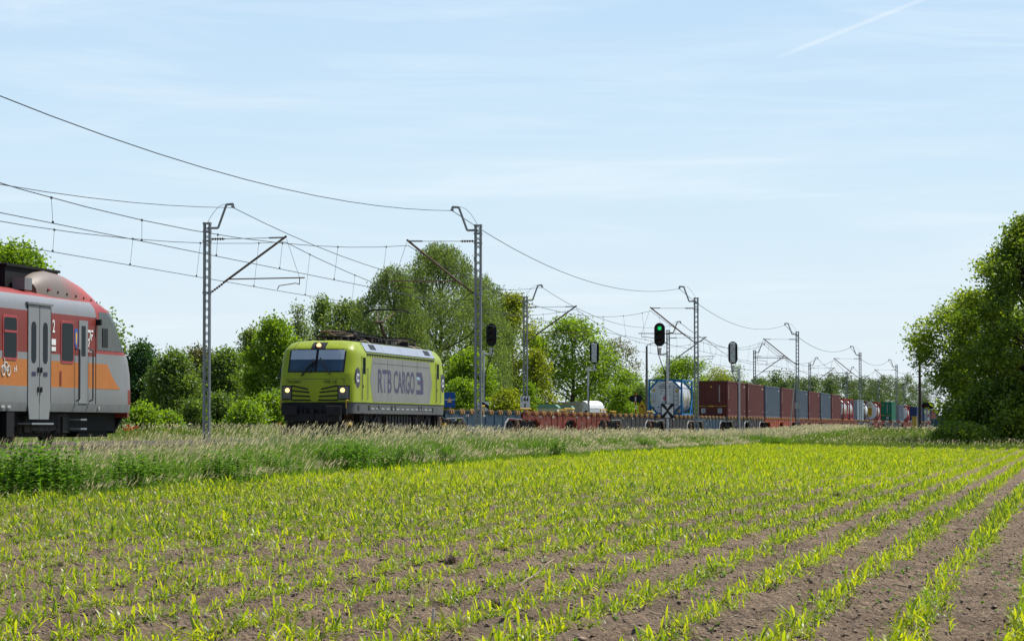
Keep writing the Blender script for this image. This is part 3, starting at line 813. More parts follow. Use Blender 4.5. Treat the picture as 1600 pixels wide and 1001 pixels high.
for s in (-1, 1):
    g = MB(); nz_, ncol = 8, 0; vv = []
    for j in range(nz_ + 1):
        z = 2.31 + .93 * j / nz_; h_ = ehw(z); row = []
        for u in (.80, .88, .95, .985, 1.0): row.append((s * (u * h_ + .006), eyf(z) + ecf(u) - .006, z))
        y1_ = lerp([(2.31, 3.38), (2.75, 3.38), (3.24, 3.2)], z); y0_ = eyf(z) + ecf(1)
        for k in range(1, 5): row.append((s * (h_ + .006), max(y0_, y0_ + (y1_ - y0_) * k / 4), z))
        ncol = len(row); vv += row
    g.add(vv, [(j * ncol + i, j * ncol + i + 1, (j + 1) * ncol + i + 1, (j + 1) * ncol + i) for j in range(nz_) for i in range(ncol - 1)])
    qg = g.build('quarter_window', quarter, emu)
    g = MB(); g.add([(s * (ehw(z) + .005), y, z) for y, z in ((3.45, 1.37), (1.55, 1.37), (1.85, 1.5), (2.15, 1.66), (2.4, 1.84), (2.6, 1.98), (3.45, 1.98))], [tuple(range(7))]); g.build('nose_stripe', e_orange, emu)
    g = MB(); g.box((s * 1.448, 2.78, 2.62), (.02, .42, .46)); g.build('sash', black, qg)
    g = MB(); surf_patch(g, eyf, ehw, ecf, (lambda z: s * .8), (lambda z: s * 1.2), 1.55, 1.85, .01, 6, 2); g.build('headlight', lampglass, emu)
    # joint line where the nose cap starts
    g = MB(); g.box((s * 1.443, 3.47, 2.05), (.012, .03, 2.1)); g.build('nose_joint', black, emu)
    # windows
    def rwin(y0, y1, z0, z1, red_frame, bar=None, nm='window'):
        r = .1
        def rr(a, b, c, d, r):
            P = []
            for (cx, cz, t0) in ((b - r, d - r, 0), (a + r, d - r, 90), (a + r, c + r, 180), (b - r, c + r, 270)):
                for k in range(4): t = R(t0 + k * 30); P.append((cx + r * math.cos(t), cz + r * math.sin(t)))
            return P
        f_ = MB(); f_.prism(rr(y0, y1, z0, z1, r), 'x', s * 1.40, s * 1.452); fo = f_.build(nm, red_frame, emu)
        f_ = MB(); f_.prism(rr(y0 + .06, y1 - .06, z0 + .06, z1 - .06, r - .03), 'x', s * 1.44, s * 1.456); f_.build('pane', glassd, fo)
        if bar: f_ = MB(); f_.box((s * 1.456, (y0 + y1) / 2, bar), (.02, y1 - y0 - .1, .05)); f_.build('glazing_bar', red_frame, fo)
    wf = mat('window_frame_red', (.33, .05, .055), .45, var=.1)
    rwin(5.15, 6.1, 1.94, 2.95, wf)
    for y0 in (9.1, 12.0, 14.2, 16.4): rwin(y0, y0 + .95, 1.94, 2.95, wf, 2.58)
    # double door, leaves slightly recessed look with step
    fr = MB(); fr.box((s * 1.446, 7.6, 3.26), (.06, 1.75, .05)); fr.build('door_rail', e_band, emu)
    for k, yc in enumerate((7.2, 8.0)):
        d_ = MB(); d_.box((s * 1.4375, yc, 2.14), (.02, .77, 2.16))
        d_.prism([(yc - .385, 1.06), (yc + .385, 1.06), (yc + .385 - .12 * (k == 1), .62), (yc - .385 + .12 * (k == 0), .62)], 'x', s * 1.428, s * 1.448)
        do = d_.build('door', e_silver, emu)
        P = []
        for (cz, t0) in ((2.72, 0), (2.72, 90), (2.03, 180), (2.03, 270)):
            for q in range(4):
                t = R(t0 + q * 30); P.append((yc + (.04 if t0 in (0, 270) else -.04) + .13 * math.cos(t), cz + .13 * math.sin(t)))
        w_ = MB(); w_.prism(P, 'x', s * 1.44, s * 1.4505); w_.build('window', glassd, do)
        h_ = MB(); h_.box((s * 1.465, yc + (.3 if k == 0 else -.3), 1.75), (.03, .07, .12)); h_.box((s * 1.465, yc + (.3 if k == 0 else -.3), 1.3), (.03, .07, .12)); h_.build_each('handle', black, do)
        n_ = MB()
        for q in range(3): n_.box((s * 1.458, yc + (q - 1) * .1, 1.66), (.004, .06, .1))
        n_.build('door_sticker', purple, do)
    g = MB(); g.box((s * 1.437, 7.6, 2.1), (.03, .025, 2.2))
    for q in (6.81, 8.39): g.box((s * 1.437, q, 2.1), (.03, .025, 2.2))
    g.build('door_seal', black, emu)
    # cab door with handrails
    d_ = MB(); d_.box((s * 1.444, 4.45, 2.0), (.02, .66, 1.98)); do = d_.build('door', e_silver, emu)
    w_ = MB(); w_.box((s * 1.452, 4.45, 2.5), (.014, .3, .72)); w_.build('window', glassd, do)
    g = MB()
    for q in (-.5, .5):
        g.path([(s * 1.44, 4.45 + q, 2.32), (s * 1.53, 4.45 + q, 2.28), (s * 1.53, 4.45 + q, 1.1), (s * 1.44, 4.45 + q, 1.06)], .02, n=6)
    g.build_each('handrail', mat('rail_grey', (.12, .125, .13), .45, metal=.3), emu)
    g = MB()
    for z in (.4, .62): g.box((s * 1.32, 4.45, z), (.3, .45, .04))
    g.build_each('step', steel, emu)
    g = MB(); g.box((s * 1.36, 7.6, .52), (.36, 1.5, .04)); g.build_each('step', steel, emu)
    g = MB(); g.box((s * 1.5, 3.4, 2.98), (.12, .1, .14)); g.build('side_camera', black, emu)
    # writing:  outside reading direction along the side
    dr = 1 if s > 0 else -1
    xo = s * 1.451
    def lab(t, yc, z, w, h, m=white, nm='lettering', b=.0):
        text_part(nm, t, (xo, yc - dr * w / 2, z), (0, dr, 0), (0, 0, 1), w, h, m, emu, bold=b)
    lab('2', 6.62, 2.64, .17, .3, b=.02)
    g = MB(); g.box((xo, 6.62, 2.42), (.004, .3, .14)); g.box((xo, 6.62, 2.26), (.004, .3, .1)); g.build('pictogram', white, emu)
    lab('x4', 9.85 - (0 if s > 0 else .62), 1.68, .2, .16)
    g = MB(); yc = 9.85 + .0
    for q in (-.17, .17):
        n = 12
        for k in range(n):
            t0, t1 = 2 * math.pi * k / n, 2 * math.pi * (k + 1) / n
            g.tube((xo, yc + q + .11 * math.cos(t0), 1.70 + .11 * math.sin(t0)), (xo, yc + q + .11 * math.cos(t1), 1.70 + .11 * math.sin(t1)), .012, n=4)
    g.path([(xo, yc - .17, 1.7), (xo, yc - .08, 1.88), (xo, yc + .1, 1.88), (xo, yc, 1.7), (xo, yc - .17, 1.7)], .012, n=4); g.path([(xo, yc + .17, 1.7), (xo, yc + .09, 1.95), (xo, yc + .16, 1.97)], .012, n=4)
    g.build('bicycle_pictogram', white, emu)
    g = MB(); yl = 3.92
    def Lp(pts): g.add([(xo, yl + dr * a, z) for a, z in pts], [tuple(range(len(pts)))])
    Lp([(-.2, 2.78), (.02, 2.78), (.02, 2.72), (-.18, 2.72)]); Lp([(-.03, 2.72), (.02, 2.72), (.0, 2.55), (-.06, 2.55)]); Lp([(-.16, 2.56), (-.02, 2.60), (-.02, 2.55), (-.16, 2.5)]); Lp([(-.1, 2.5), (-.04, 2.52), (-.12, 2.36), (-.17, 2.38)])
    Lp([(.06, 2.78), (.22, 2.78), (.2, 2.73), (.06, 2.73)]); Lp([(.06, 2.68), (.18, 2.68), (.17, 2.63), (.06, 2.63)]); Lp([(.06, 2.63), (.11, 2.63), (.08, 2.52), (.04, 2.54)])
    g.build('emblem', white, emu)
    lab('REGIO', 3.92, 2.24, .4, .07)
    g = MB(); g.add([(xo, 4.98 + a, z) for a, z in ((-.13, 2.78), (.13, 2.78), (.13, 2.45), (0, 2.26), (-.13, 2.45))], [tuple(range(5))]); ce = g.build('crest', bluep, emu)
    g = MB(); g.add([(xo + s * .003, 4.98 + a, z) for a, z in ((-.06, 2.65), (0, 2.72), (.06, 2.65), (.04, 2.45), (0, 2.38), (-.04, 2.45))], [tuple(range(6))]); g.build('crest_figure', yellow, ce)
    g = MB(); g.box((xo, 6.1, 1.58), (.004, .1, .34)); g.build('maker_plate', e_red, emu)
    g = MB()
    for q in (9.6, 10.0, 10.5): g.box((xo - s * .01, q, .9), (.004, .22, .06))
    g.box((xo - s * .01, 6.9, .9), (.004, .12, .09)); g.box((xo - s * .01, 3.2, .9), (.004, .08, .09)); g.build_each('marking_plate', mat('plate_grey', (.36, .36, .35), .6), emu)
# roof: rounded fairing behind the windscreen, cable, dark equipment boxes
g = MB(); nn = 14; ny = 16; vv = []
for j in range(ny + 1):
    t = j / ny; y = 1.6 + 5.2 * t
    top = lerp([(0, 3.2), (.08, 3.5), (.2, 3.8), (.35, 4.04), (.55, 4.20), (.75, 4.24), (.9, 4.14), (1, 3.95)], t)
    hw_ = lerp([(0, 1.12), (.2, 1.2), (.5, 1.24), (.85, 1.2), (1, 1.1)], t); base = lerp([(0, 3.16), (.3, 3.38), (1, 3.50)], t)
    for i in range(nn + 1):
        a = math.pi * i / nn; vv.append((hw_ * math.copysign(abs(math.cos(a)) ** .7, math.cos(a)), y, base + (top - base) * abs(math.sin(a)) ** .75))
w = nn + 1
g.add(vv, [(j * w + i, j * w + i + 1, (j + 1) * w + i + 1, (j + 1) * w + i) for j in range(ny) for i in range(nn)])
g.add([vv[ny * w + i] for i in range(w)], [tuple(range(w))])
def fairmat():
    m, nt, b = _base('fairing_paint'); N, L = nt.nodes, nt.links
    tc = N.new('ShaderNodeTexCoord'); sp = N.new('ShaderNodeSeparateXYZ'); L.new(tc.outputs['Object'], sp.inputs[0])
    nz = N.new('ShaderNodeTexNoise'); nz.inputs['Scale'].default_value = 1.4; nz.inputs['Detail'].default_value = 5; L.new(tc.outputs['Object'], nz.inputs['Vector'])
    a = N.new('ShaderNodeMath'); a.operation = 'MULTIPLY_ADD'; a.inputs[1].default_value = 2.2; L.new(nz.outputs['Fac'], a.inputs[0]); L.new(sp.outputs['Y'], a.inputs[2])
    r = N.new('ShaderNodeMapRange'); r.inputs['From Min'].default_value = 4.7; r.inputs['From Max'].default_value = 6.1; L.new(a.outputs[0], r.inputs['Value'])
    mx = N.new('ShaderNodeMix'); mx.data_type = 'RGBA'; L.new(r.outputs[0], mx.inputs['Factor'])
    mx.inputs['A'].default_value = (.36, .05, .03, 1); mx.inputs['B'].default_value = (.15, .11, .08, 1)
    L.new(mx.outputs['Result'], b.inputs['Base Color']); b.inputs['Roughness'].default_value = .45
    return m
fo = g.build('roof_fairing', fairmat(), emu, smooth=40)
g = MB()
for s in (-1, 1):
    for k in range(7):
        y = 2.5 + k * .62; t_ = (y - 1.6) / 5.2
        tp_ = lerp([(0, 3.2), (.08, 3.5), (.2, 3.8), (.35, 4.04), (.55, 4.20), (.75, 4.24), (.9, 4.14), (1, 3.95)], t_); bs_ = lerp([(0, 3.16), (.3, 3.38), (1, 3.50)], t_)
        hh_ = lerp([(0, 1.12), (.2, 1.2), (.5, 1.24), (.85, 1.2), (1, 1.1)], t_); sa_ = (.16 / (tp_ - bs_)) ** (1 / .75)
        g.lathe((s * hh_ * (1 - sa_ * sa_) ** .35, y, bs_ + .16), 'x', [(.035, s * -.03), (.03, s * .012)], 8)
g.build_each('bolt', black, fo)
g = MB(); g.box((0, 6.15, 3.9), (1.5, 3.7, .48)); g.bbox((0, 6.15, 4.17), (1.6, 3.8, .06), .02); g.build('roof_equipment_box', roof_black, emu)
g = MB(); g.box((-.95, 7.4, 3.74), (.3, .5, .28)); g.box((.95, 7.4, 3.74), (.3, .5, .28)); g.build_each('vent_box', e_band, emu)
g = MB()
for s in (-1, 1): g.tube((s * 1.12, 5.4, 3.64), (s * 1.12, 6.2, 3.66), .06, n=8); g.tube((s * 1.12, 5.2, 3.58), (s * 1.12, 5.4, 3.64), .035)
g.build_each('horn', e_pink, emu)
g = MB()
for k in range(6): g.box((0, 10 + k * 1.7, 3.84), (1.5, 1.1, .22))
for x in (-.6, .6): g.tube((x, 9.2, 3.97), (x, 20, 3.97), .03)
g.build('roof_gear', soot, emu)
# running gear
g = MB(); g.box((0, 12, .62), (2.4, 13, .32)); g.box((0, 4.2, .56), (2.2, 6.6, .44)); g.box((0, 6.4, .36), (1.9, 4.4, .3)); g.box((0, 2.3, .4), (2.0, 2.2, .4))
for s in (-1, 1):
    for y, w_, h_ in ((11.3, .9, .5), (12.8, 1.4, .55), (15, 1.6, .6), (17.5, 1.4, .5)): g.box((s * 1.2, y, .5), (.4, w_, h_))
    g.box((s * 1.34, 9.4, .5), (.12, .5, .56)); g.box((s * 1.3, 10.3, .68), (.1, .14, .16), mi=0)
g.build('underframe', roof_black, emu)
for yb in (6.4, 19.0):
    b = MB()
    for s in (-1, 1):
        b.prism([(-2.0, .6), (-1.7, .78), (-.5, .72), (-.3, .5), (.3, .5), (.5, .72), (1.7, .78), (2.0, .6), (1.7, .45), (.5, .35), (-.5, .35), (-1.7, .45)], 'x', s * 1.0, s * 1.14)
        for q in (-1.35, 1.35): b.box((s * 1.1, q, .5), (.22, .36, .36)); b.lathe((s * 1.1, q + .35, .3), 'z', [(.1, 0), (.1, .4)], 10); b.lathe((s * 1.1, q - .35, .3), 'z', [(.1, 0), (.1, .4)], 10)
        for q in (-.35, 0, .35): b.lathe((s * 1.05, q, .3), 'z', [(.11, 0), (.11, .4)], 10)
    b.box((0, 0, .5), (1.9, .6, .3)); bo = b.build('bogie', soot, emu, loc=(0, yb, 0))
    for q in (-1.35, 1.35): wheelset(MB(), q, r=.47, n=24).build('wheelset', soot, bo)
# ------------------------------------------------------------------ flat container wagons
def wagon_mats(key):
    return {'blue': mat('wagon_blue', (.007, .034, .058), .6, var=.25, dirt=.4, dirtcol=(.06, .045, .032)),
            'red': mat('wagon_red', (.135, .02, .009), .6, var=.2, dirt=.4, dirtcol=(.09, .05, .035)),
            'dark': mat('wagon_dark', (.015, .016, .017), .65, var=.25, dirt=.5, dirtcol=(.08, .06, .045)),
            'orange': mat('wagon_orange', (.26, .042, .01), .6, var=.2, dirt=.35, dirtcol=(.12, .06, .04))}[key]
edge_w = mat('pale_flange', (.26, .27, .27), .6, var=.15, dirt=.3)
spig = mat('spigot_tan', (.42, .25, .09), .7, var=.3)
wagon_text = mat('wagon_text', (.28, .27, .25), .7, dirt=.5)
decal = mat('decal_white', (.6, .6, .58), .6, var=.1, dirt=.3)
def make_wagon(y0, y1, segs, key, label, rails=False):
    """segs: list of (y0,y1) units of an articulated wagon in world Y"""
    wm = wagon_mats(key)
    t = thing('container_wagon', label, 'freight wagon', (FT, y0, 0), group='container wagons of the freight train')
    n = len(segs); L = y1 - y0
    bog = []
    for i, (a, b) in enumerate(segs):
        a -= y0; b -= y0
        lo = 2.6 if i == 0 else 0.0; hi = 2.6 if i == n - 1 else 0.0
        ba = a + lo; bb = b - hi       # bogie centres of this unit
        if i == 0: bog.append(ba)
        bog.append(bb)
        da, db = ba + 2.1, bb - 2.1    # deep part of the sills
        g = MB(); f = MB(); sp = MB()
        for s in (-1, 1):
            poly = [(a + .02, 1.16), (a + .02, .82), (ba + 1.0, .86), (da - .3, .62), (da + .15, .24), (db - .15, .24), (db + .3, .62), (bb - 1.0, .86), (b - .02, .82), (b - .02, 1.16)]
            g.prism(poly, 'x', s * 1.26, s * 1.31)
            g.box((s * 1.29, (a + b) / 2, 1.15), (.16, b - a - .02, .05))
            k = max(3, int((db - da) / 1.9))
            for q in range(k + 1): g.box((s * 1.325, da + .25 + (db - da - .5) * q / k, .68), (.03, .07, .80))
            fl = [(a + .05, .80), (ba + 1.0, .845), (da - .3, .61), (da + .15, .225), (db - .15, .225), (db + .3, .61), (bb - 1.0, .845), (b - .05, .80)]
            for p, q in zip(fl, fl[1:]):
                d = Vector((0, q[0] - p[0], q[1] - p[1])); L_ = d.length; an = math.atan2(q[1] - p[1], q[0] - p[0])
                f.box((s * 1.30, (p[0] + q[0]) / 2, (p[1] + q[1]) / 2), (.16, L_, .028), rx=an)
            for q in np.arange(a + .9, b - .5, 2.35):
                for e in (0, .55): sp.box((s * 1.36, q + e, 1.12), (.10, .26, .09), rx=R(-38)); sp.box((s * 1.30, q + e - .06, 1.21), (.12, .16, .07))
        for q in np.arange(a + .3, b, 1.9): g.box((0, q, .98), (2.5, .12, .2))
        g.box((0, (a + b) / 2, .95), (.5, b - a - .1, .3))
        fr = g.build('frame', wm, t)
        f.build('flange', edge_w if key in ('blue', 'dark') else wm, fr)
        (sp.build_each if y0 < 400 else sp.build)('container_spigot', spig, fr)
        dc = MB()
        for s in (-1, 1):
            for q, w_, h_, z in ((.35, .6, .12, .95), (2.1, .35, .2, .6), (4.4, .7, .1, .95)): 
                if da + q + w_ < db: dc.box((s * 1.314, da + q, z), (.006, w_, h_))
        (dc.build_each if y0 < 230 else dc.build)('data_panel', wagon_text, fr)
    for q in bog:
        b = MB()
        for s in (-1, 1):
            b.prism([(-1.55, .5), (-1.2, .72), (-.5, .66), (-.3, .42), (.3, .42), (.5, .66), (1.2, .72), (1.55, .5), (1.2, .4), (.5, .3), (-.5, .3), (-1.2, .4)], 'x', s * .98, s * 1.1)
            for e in (-.9, .9): b.box((s * 1.06, e, .46), (.2, .3, .3))
        b.box((0, 0, .6), (1.9, .5, .3)); bo = b.build('bogie', soot, t, loc=(0, q, 0))
        for e in (-.9, .9): wheelset(MB(), e, r=.46, n=18).build('wheelset', rusty, bo)
    for s, yb in ((-1, 0), (1, L)):
        for x in (-.875, .875):
            b = MB(); b.lathe((x, 0, 1.02), 'y', [(.1, yb - s * .1), (.1, yb + s * .22), (.22, yb + s * .24), (.22, yb + s * .28)], 14); b.build('buffer', black, t)
    if rails:
        b = MB()
        for (qa, qb) in rails:
            for s in (-1, 1):
                b.path([(s * 1.22, qa, 1.18), (s * 1.22, qa, 1.42), (s * 1.22, qb, 1.42), (s * 1.22, qb, 1.18)], .03, n=6); b.tube((s * 1.22, (qa + qb) / 2, 1.18), (s * 1.22, (qa + qb) / 2, 1.42), .03)
            b.box((0, (qa + qb) / 2, 1.22), (2.3, .4, .08))
        b.build_each('handrail', yellow, t)
    return t
OFF = -5.0
def one(a, b): return [(a + OFF, b + OFF)]
def two(a, b): m = (a + b) / 2; return [(a + OFF, m + OFF), (m + OFF, b + OFF)]
WAG = [('blue', 138.4, 157.2, 1, 'empty blue flat container wagon coupled straight behind the lime locomotive'),
       ('red', 157.8, 186.8, 2, 'empty red articulated flat wagon with yellow handrails, behind the blue one'),
       ('dark', 187.4, 206.7, 1, 'empty dark grey flat wagon next behind the red articulated wagon'),
       ('dark', 207.3, 228.4, 1, 'dark flat wagon carrying the white tank container in a blue frame'),
       ('blue', 229.0, 248.6, 1, 'blue grey flat wagon between the tank wagon and the first maroon container'),
       ('dark', 249.2, 279.0, 2, 'dark articulated wagon under the first two maroon containers'),
       ('orange', 279.6, 309.4, 2, 'orange articulated wagon under the first blue grey container'),
       ('red', 310.0, 339.8, 2, 'rust red articulated wagon in the middle of the container row'),
       ('red', 340.4, 370.4, 2, 'rust red articulated wagon under the last pair of tall containers before the tanks')]
a = 371.0
desc = ['dark wagon under the red framed silver tank containers', 'dark wagon under the pale blue grey container beyond the tanks', 'dark wagon under the white ended tank container', 'dark wagon under the green container beyond the crossing barrier',
        'dark wagon under the grey container behind the green one', 'dark wagon under the far navy container', 'dark wagon under the grey container past the navy one', 'dark wagon under the farthest maroon container']
for i, d in enumerate(desc):
    L_ = 26.0 if i < 3 else (44 if i < 5 else 60)
    WAG.append(('dark' if i % 2 else 'red', a, a + L_, 2 if i < 3 else 2, d)); a += L_ + .6
for key, a, b, k, lab in WAG:
    rl = False
    if k == 2 and key == 'red' and a < 160: rl = [(13.2, 16.6), (26.2, 28.6)]
    if a == 138.4: rl = [(8.6, 9.6)]
    if a == 187.4: rl = [(16.4, 19.1)]
    make_wagon(a + OFF, b + OFF, one(a, b) if k == 1 else two(a, b), key, lab, rl)
# ------------------------------------------------------------------ containers
CX = FT
c_maroon = mat('container_maroon', (.13, .035, .03), .55, var=.12, dirt=.3, dirtcol=(.16, .10, .085), scale=1.2)
c_slate = mat('container_slate', (.075, .105, .14), .55, var=.12, dirt=.3, dirtcol=(.13, .13, .13), scale=1.2)
c_green = mat('container_green', (.018, .15, .085), .5, var=.1, dirt=.2)
c_navy = mat('container_navy', (.02, .045, .13), .5, var=.1, dirt=.2)
c_pale = mat('container_pale', (.28, .34, .38), .5, var=.1, dirt=.2)
c_brown = mat('container_brown', (.09, .06, .05), .6, var=.1)
c_text = mat('container_text', (.55, .53, .5), .6)
def corrugated(m_, p0, p1, z0, z1, nrm, pitch=.278, dep=.04):
    """vertical trapezoid ribs between two plan points"""
    p0, p1, nrm = Vector((*p0, 0)), Vector((*p1, 0)), Vector((*nrm, 0)); L = (p1 - p0).length; d = (p1 - p0) / L
    k = max(2, int(L / pitch)); w = L / k; pts = []
    for i in range(k):
        for t, e in ((0, 0), (.25, 0), (.5, -dep), (.75, -dep)): pts.append(p0 + d * (w * (i + t)) + nrm * e)
    pts.append(p1)
    vs = [(p.x, p.y, z) for p in pts for z in (z0, z1)]
    m_.add(vs, [(2 * i, 2 * i + 2, 2 * i + 3, 2 * i + 1) for i in range(len(pts) - 1)])
def make_box(y0, L, H, m, label, detail=0, w=2.438):
    t = thing('shipping_container', label, 'container', (CX, y0, 1.19), group='shipping containers on the freight train')
    g = MB(); x = w / 2
    for s in (-1, 1):
        corrugated(g, (s * (x - .02), .06), (s * (x - .02), L - .06), .14, H - .08, (s, 0))
    g.build('side_wall', m, t)
    g = MB(); corrugated(g, (-x + .1, .03), (x - .1, .03), .14, H - .1, (0, -1), .26); g.build('end_wall', m, t)
    g = MB(); g.box((0, L - .03, H / 2), (w - .2, .05, H - .2))
    for q in (-.8, -.35, .35, .8): g.tube((q, L + .02, .15), (q, L + .02, H - .12), .018, n=5)
    g.build('door', m, t)
    g = MB()
    for s in (-1, 1):
        for q in (.06, L - .06): g.box((s * (x - .05), q, H / 2), (.12, .14, H - .02))
        g.box((s * (x - .03), L / 2, H - .04), (.07, L - .26, .08)); g.box((s * (x - .04), L / 2, .08), (.09, L - .26, .15))
    for q in (.05, L - .05): g.box((0, q, H - .06), (w - .22, .1, .12)); g.box((0, q, .08), (w - .22, .1, .15))
    g.build('frame', m, t)
    g = MB(); g.box((0, L / 2, H - .035), (w - .14, L - .2, .03)); g.build('roof', m, t)
    for_ = MB()
    for s in (-1, 1):
        for q in (.09, L - .09):
            for z in (.06, H - .05): for_.box((s * (x - .06), q, z), (.17, .185, .13))
    (for_.build_each if detail and y0 < 275 else for_.build)('corner_casting', m, t)
    if detail:
        g = MB(); xo = x - .005
        for s in (-1, 1):
            for k in range(7): g.box((s * xo, .75 + .0, H - .45 - k * .16), (.01, .11, .09))
            for k in range(3): g.box((s * xo, L - 1.6 + k * .3, H - .35), (.01, .2, .1))
            g.box((s * xo, 1.2, .55), (.01, .3, .08)); g.box((s * xo, L - 1.0, .5), (.01, .2, .1))
        g.build('marking', c_text, t)
    return t
def end_labels(t, H, col=True):
    g = MB()
    for k in range(8): g.box((.55, -.008, H - .42 - k * .17), (.085, .006, .10))
    g.build('marking', c_text, t)
    g = MB(); g.box((0, -.008, .86), (2.2, .006, .035)); g.box((-.1, -.012, .86), (.34, .006, .13))
    for s in (-1, 1): g.add([(s * 1.1, -.012, .86), (s * .98, -.012, .92), (s * .98, -.012, .80)], [(0, 1, 2)])
    g.add([(-.2, -.008, 2.35), (-.02, -.008, 2.35), (-.11, -.008, 2.55)], [(0, 1, 2)])
    g.build('warning_stripe', yellow, t)
    g = MB()
    for x in (-.75, .58): g.box((x, -.008, .5), (.34, .006, .38))
    pl = g.build('placard', decal, t)
    g = MB()
    for x in (-.75, .58):
        for k in range(3): g.box((x, -.013, .6 - k * .09), (.24, .004, .035))
    g.build('placard_text', purple, pl)
HC = 2.896; CL = 13.72
names = ['maroon', 'maroon', 'slate', 'maroon', 'slate', 'maroon', 'slate', 'maroon']
labs = ['maroon container with yellow stripe on its near end, foremost of the tall row', 'maroon container joined right behind the foremost maroon one', 'blue grey container, first of its colour behind two maroon ones',
        'maroon container between the first and second blue grey containers', 'blue grey container behind the lattice mast with a small plate, second of its colour', 'maroon container between the second and third blue grey containers', 'blue grey container last of its colour before the tanks', 'maroon container at the end of the tall row next to the red framed tanks']
for i, (nm, lb) in enumerate(zip(names, labs)):
    px = [1137, 1167.7, 1194.5, 1220.6, 1243, 1264.7, 1283.8, 1302][i]
    y0 = Yof(1137, CX + 1.219) + i * 15.12
    t = make_box(y0, CL, HC, c_maroon if nm == 'maroon' else c_slate, lb, 1)
    if i == 0: end_labels(t, HC)
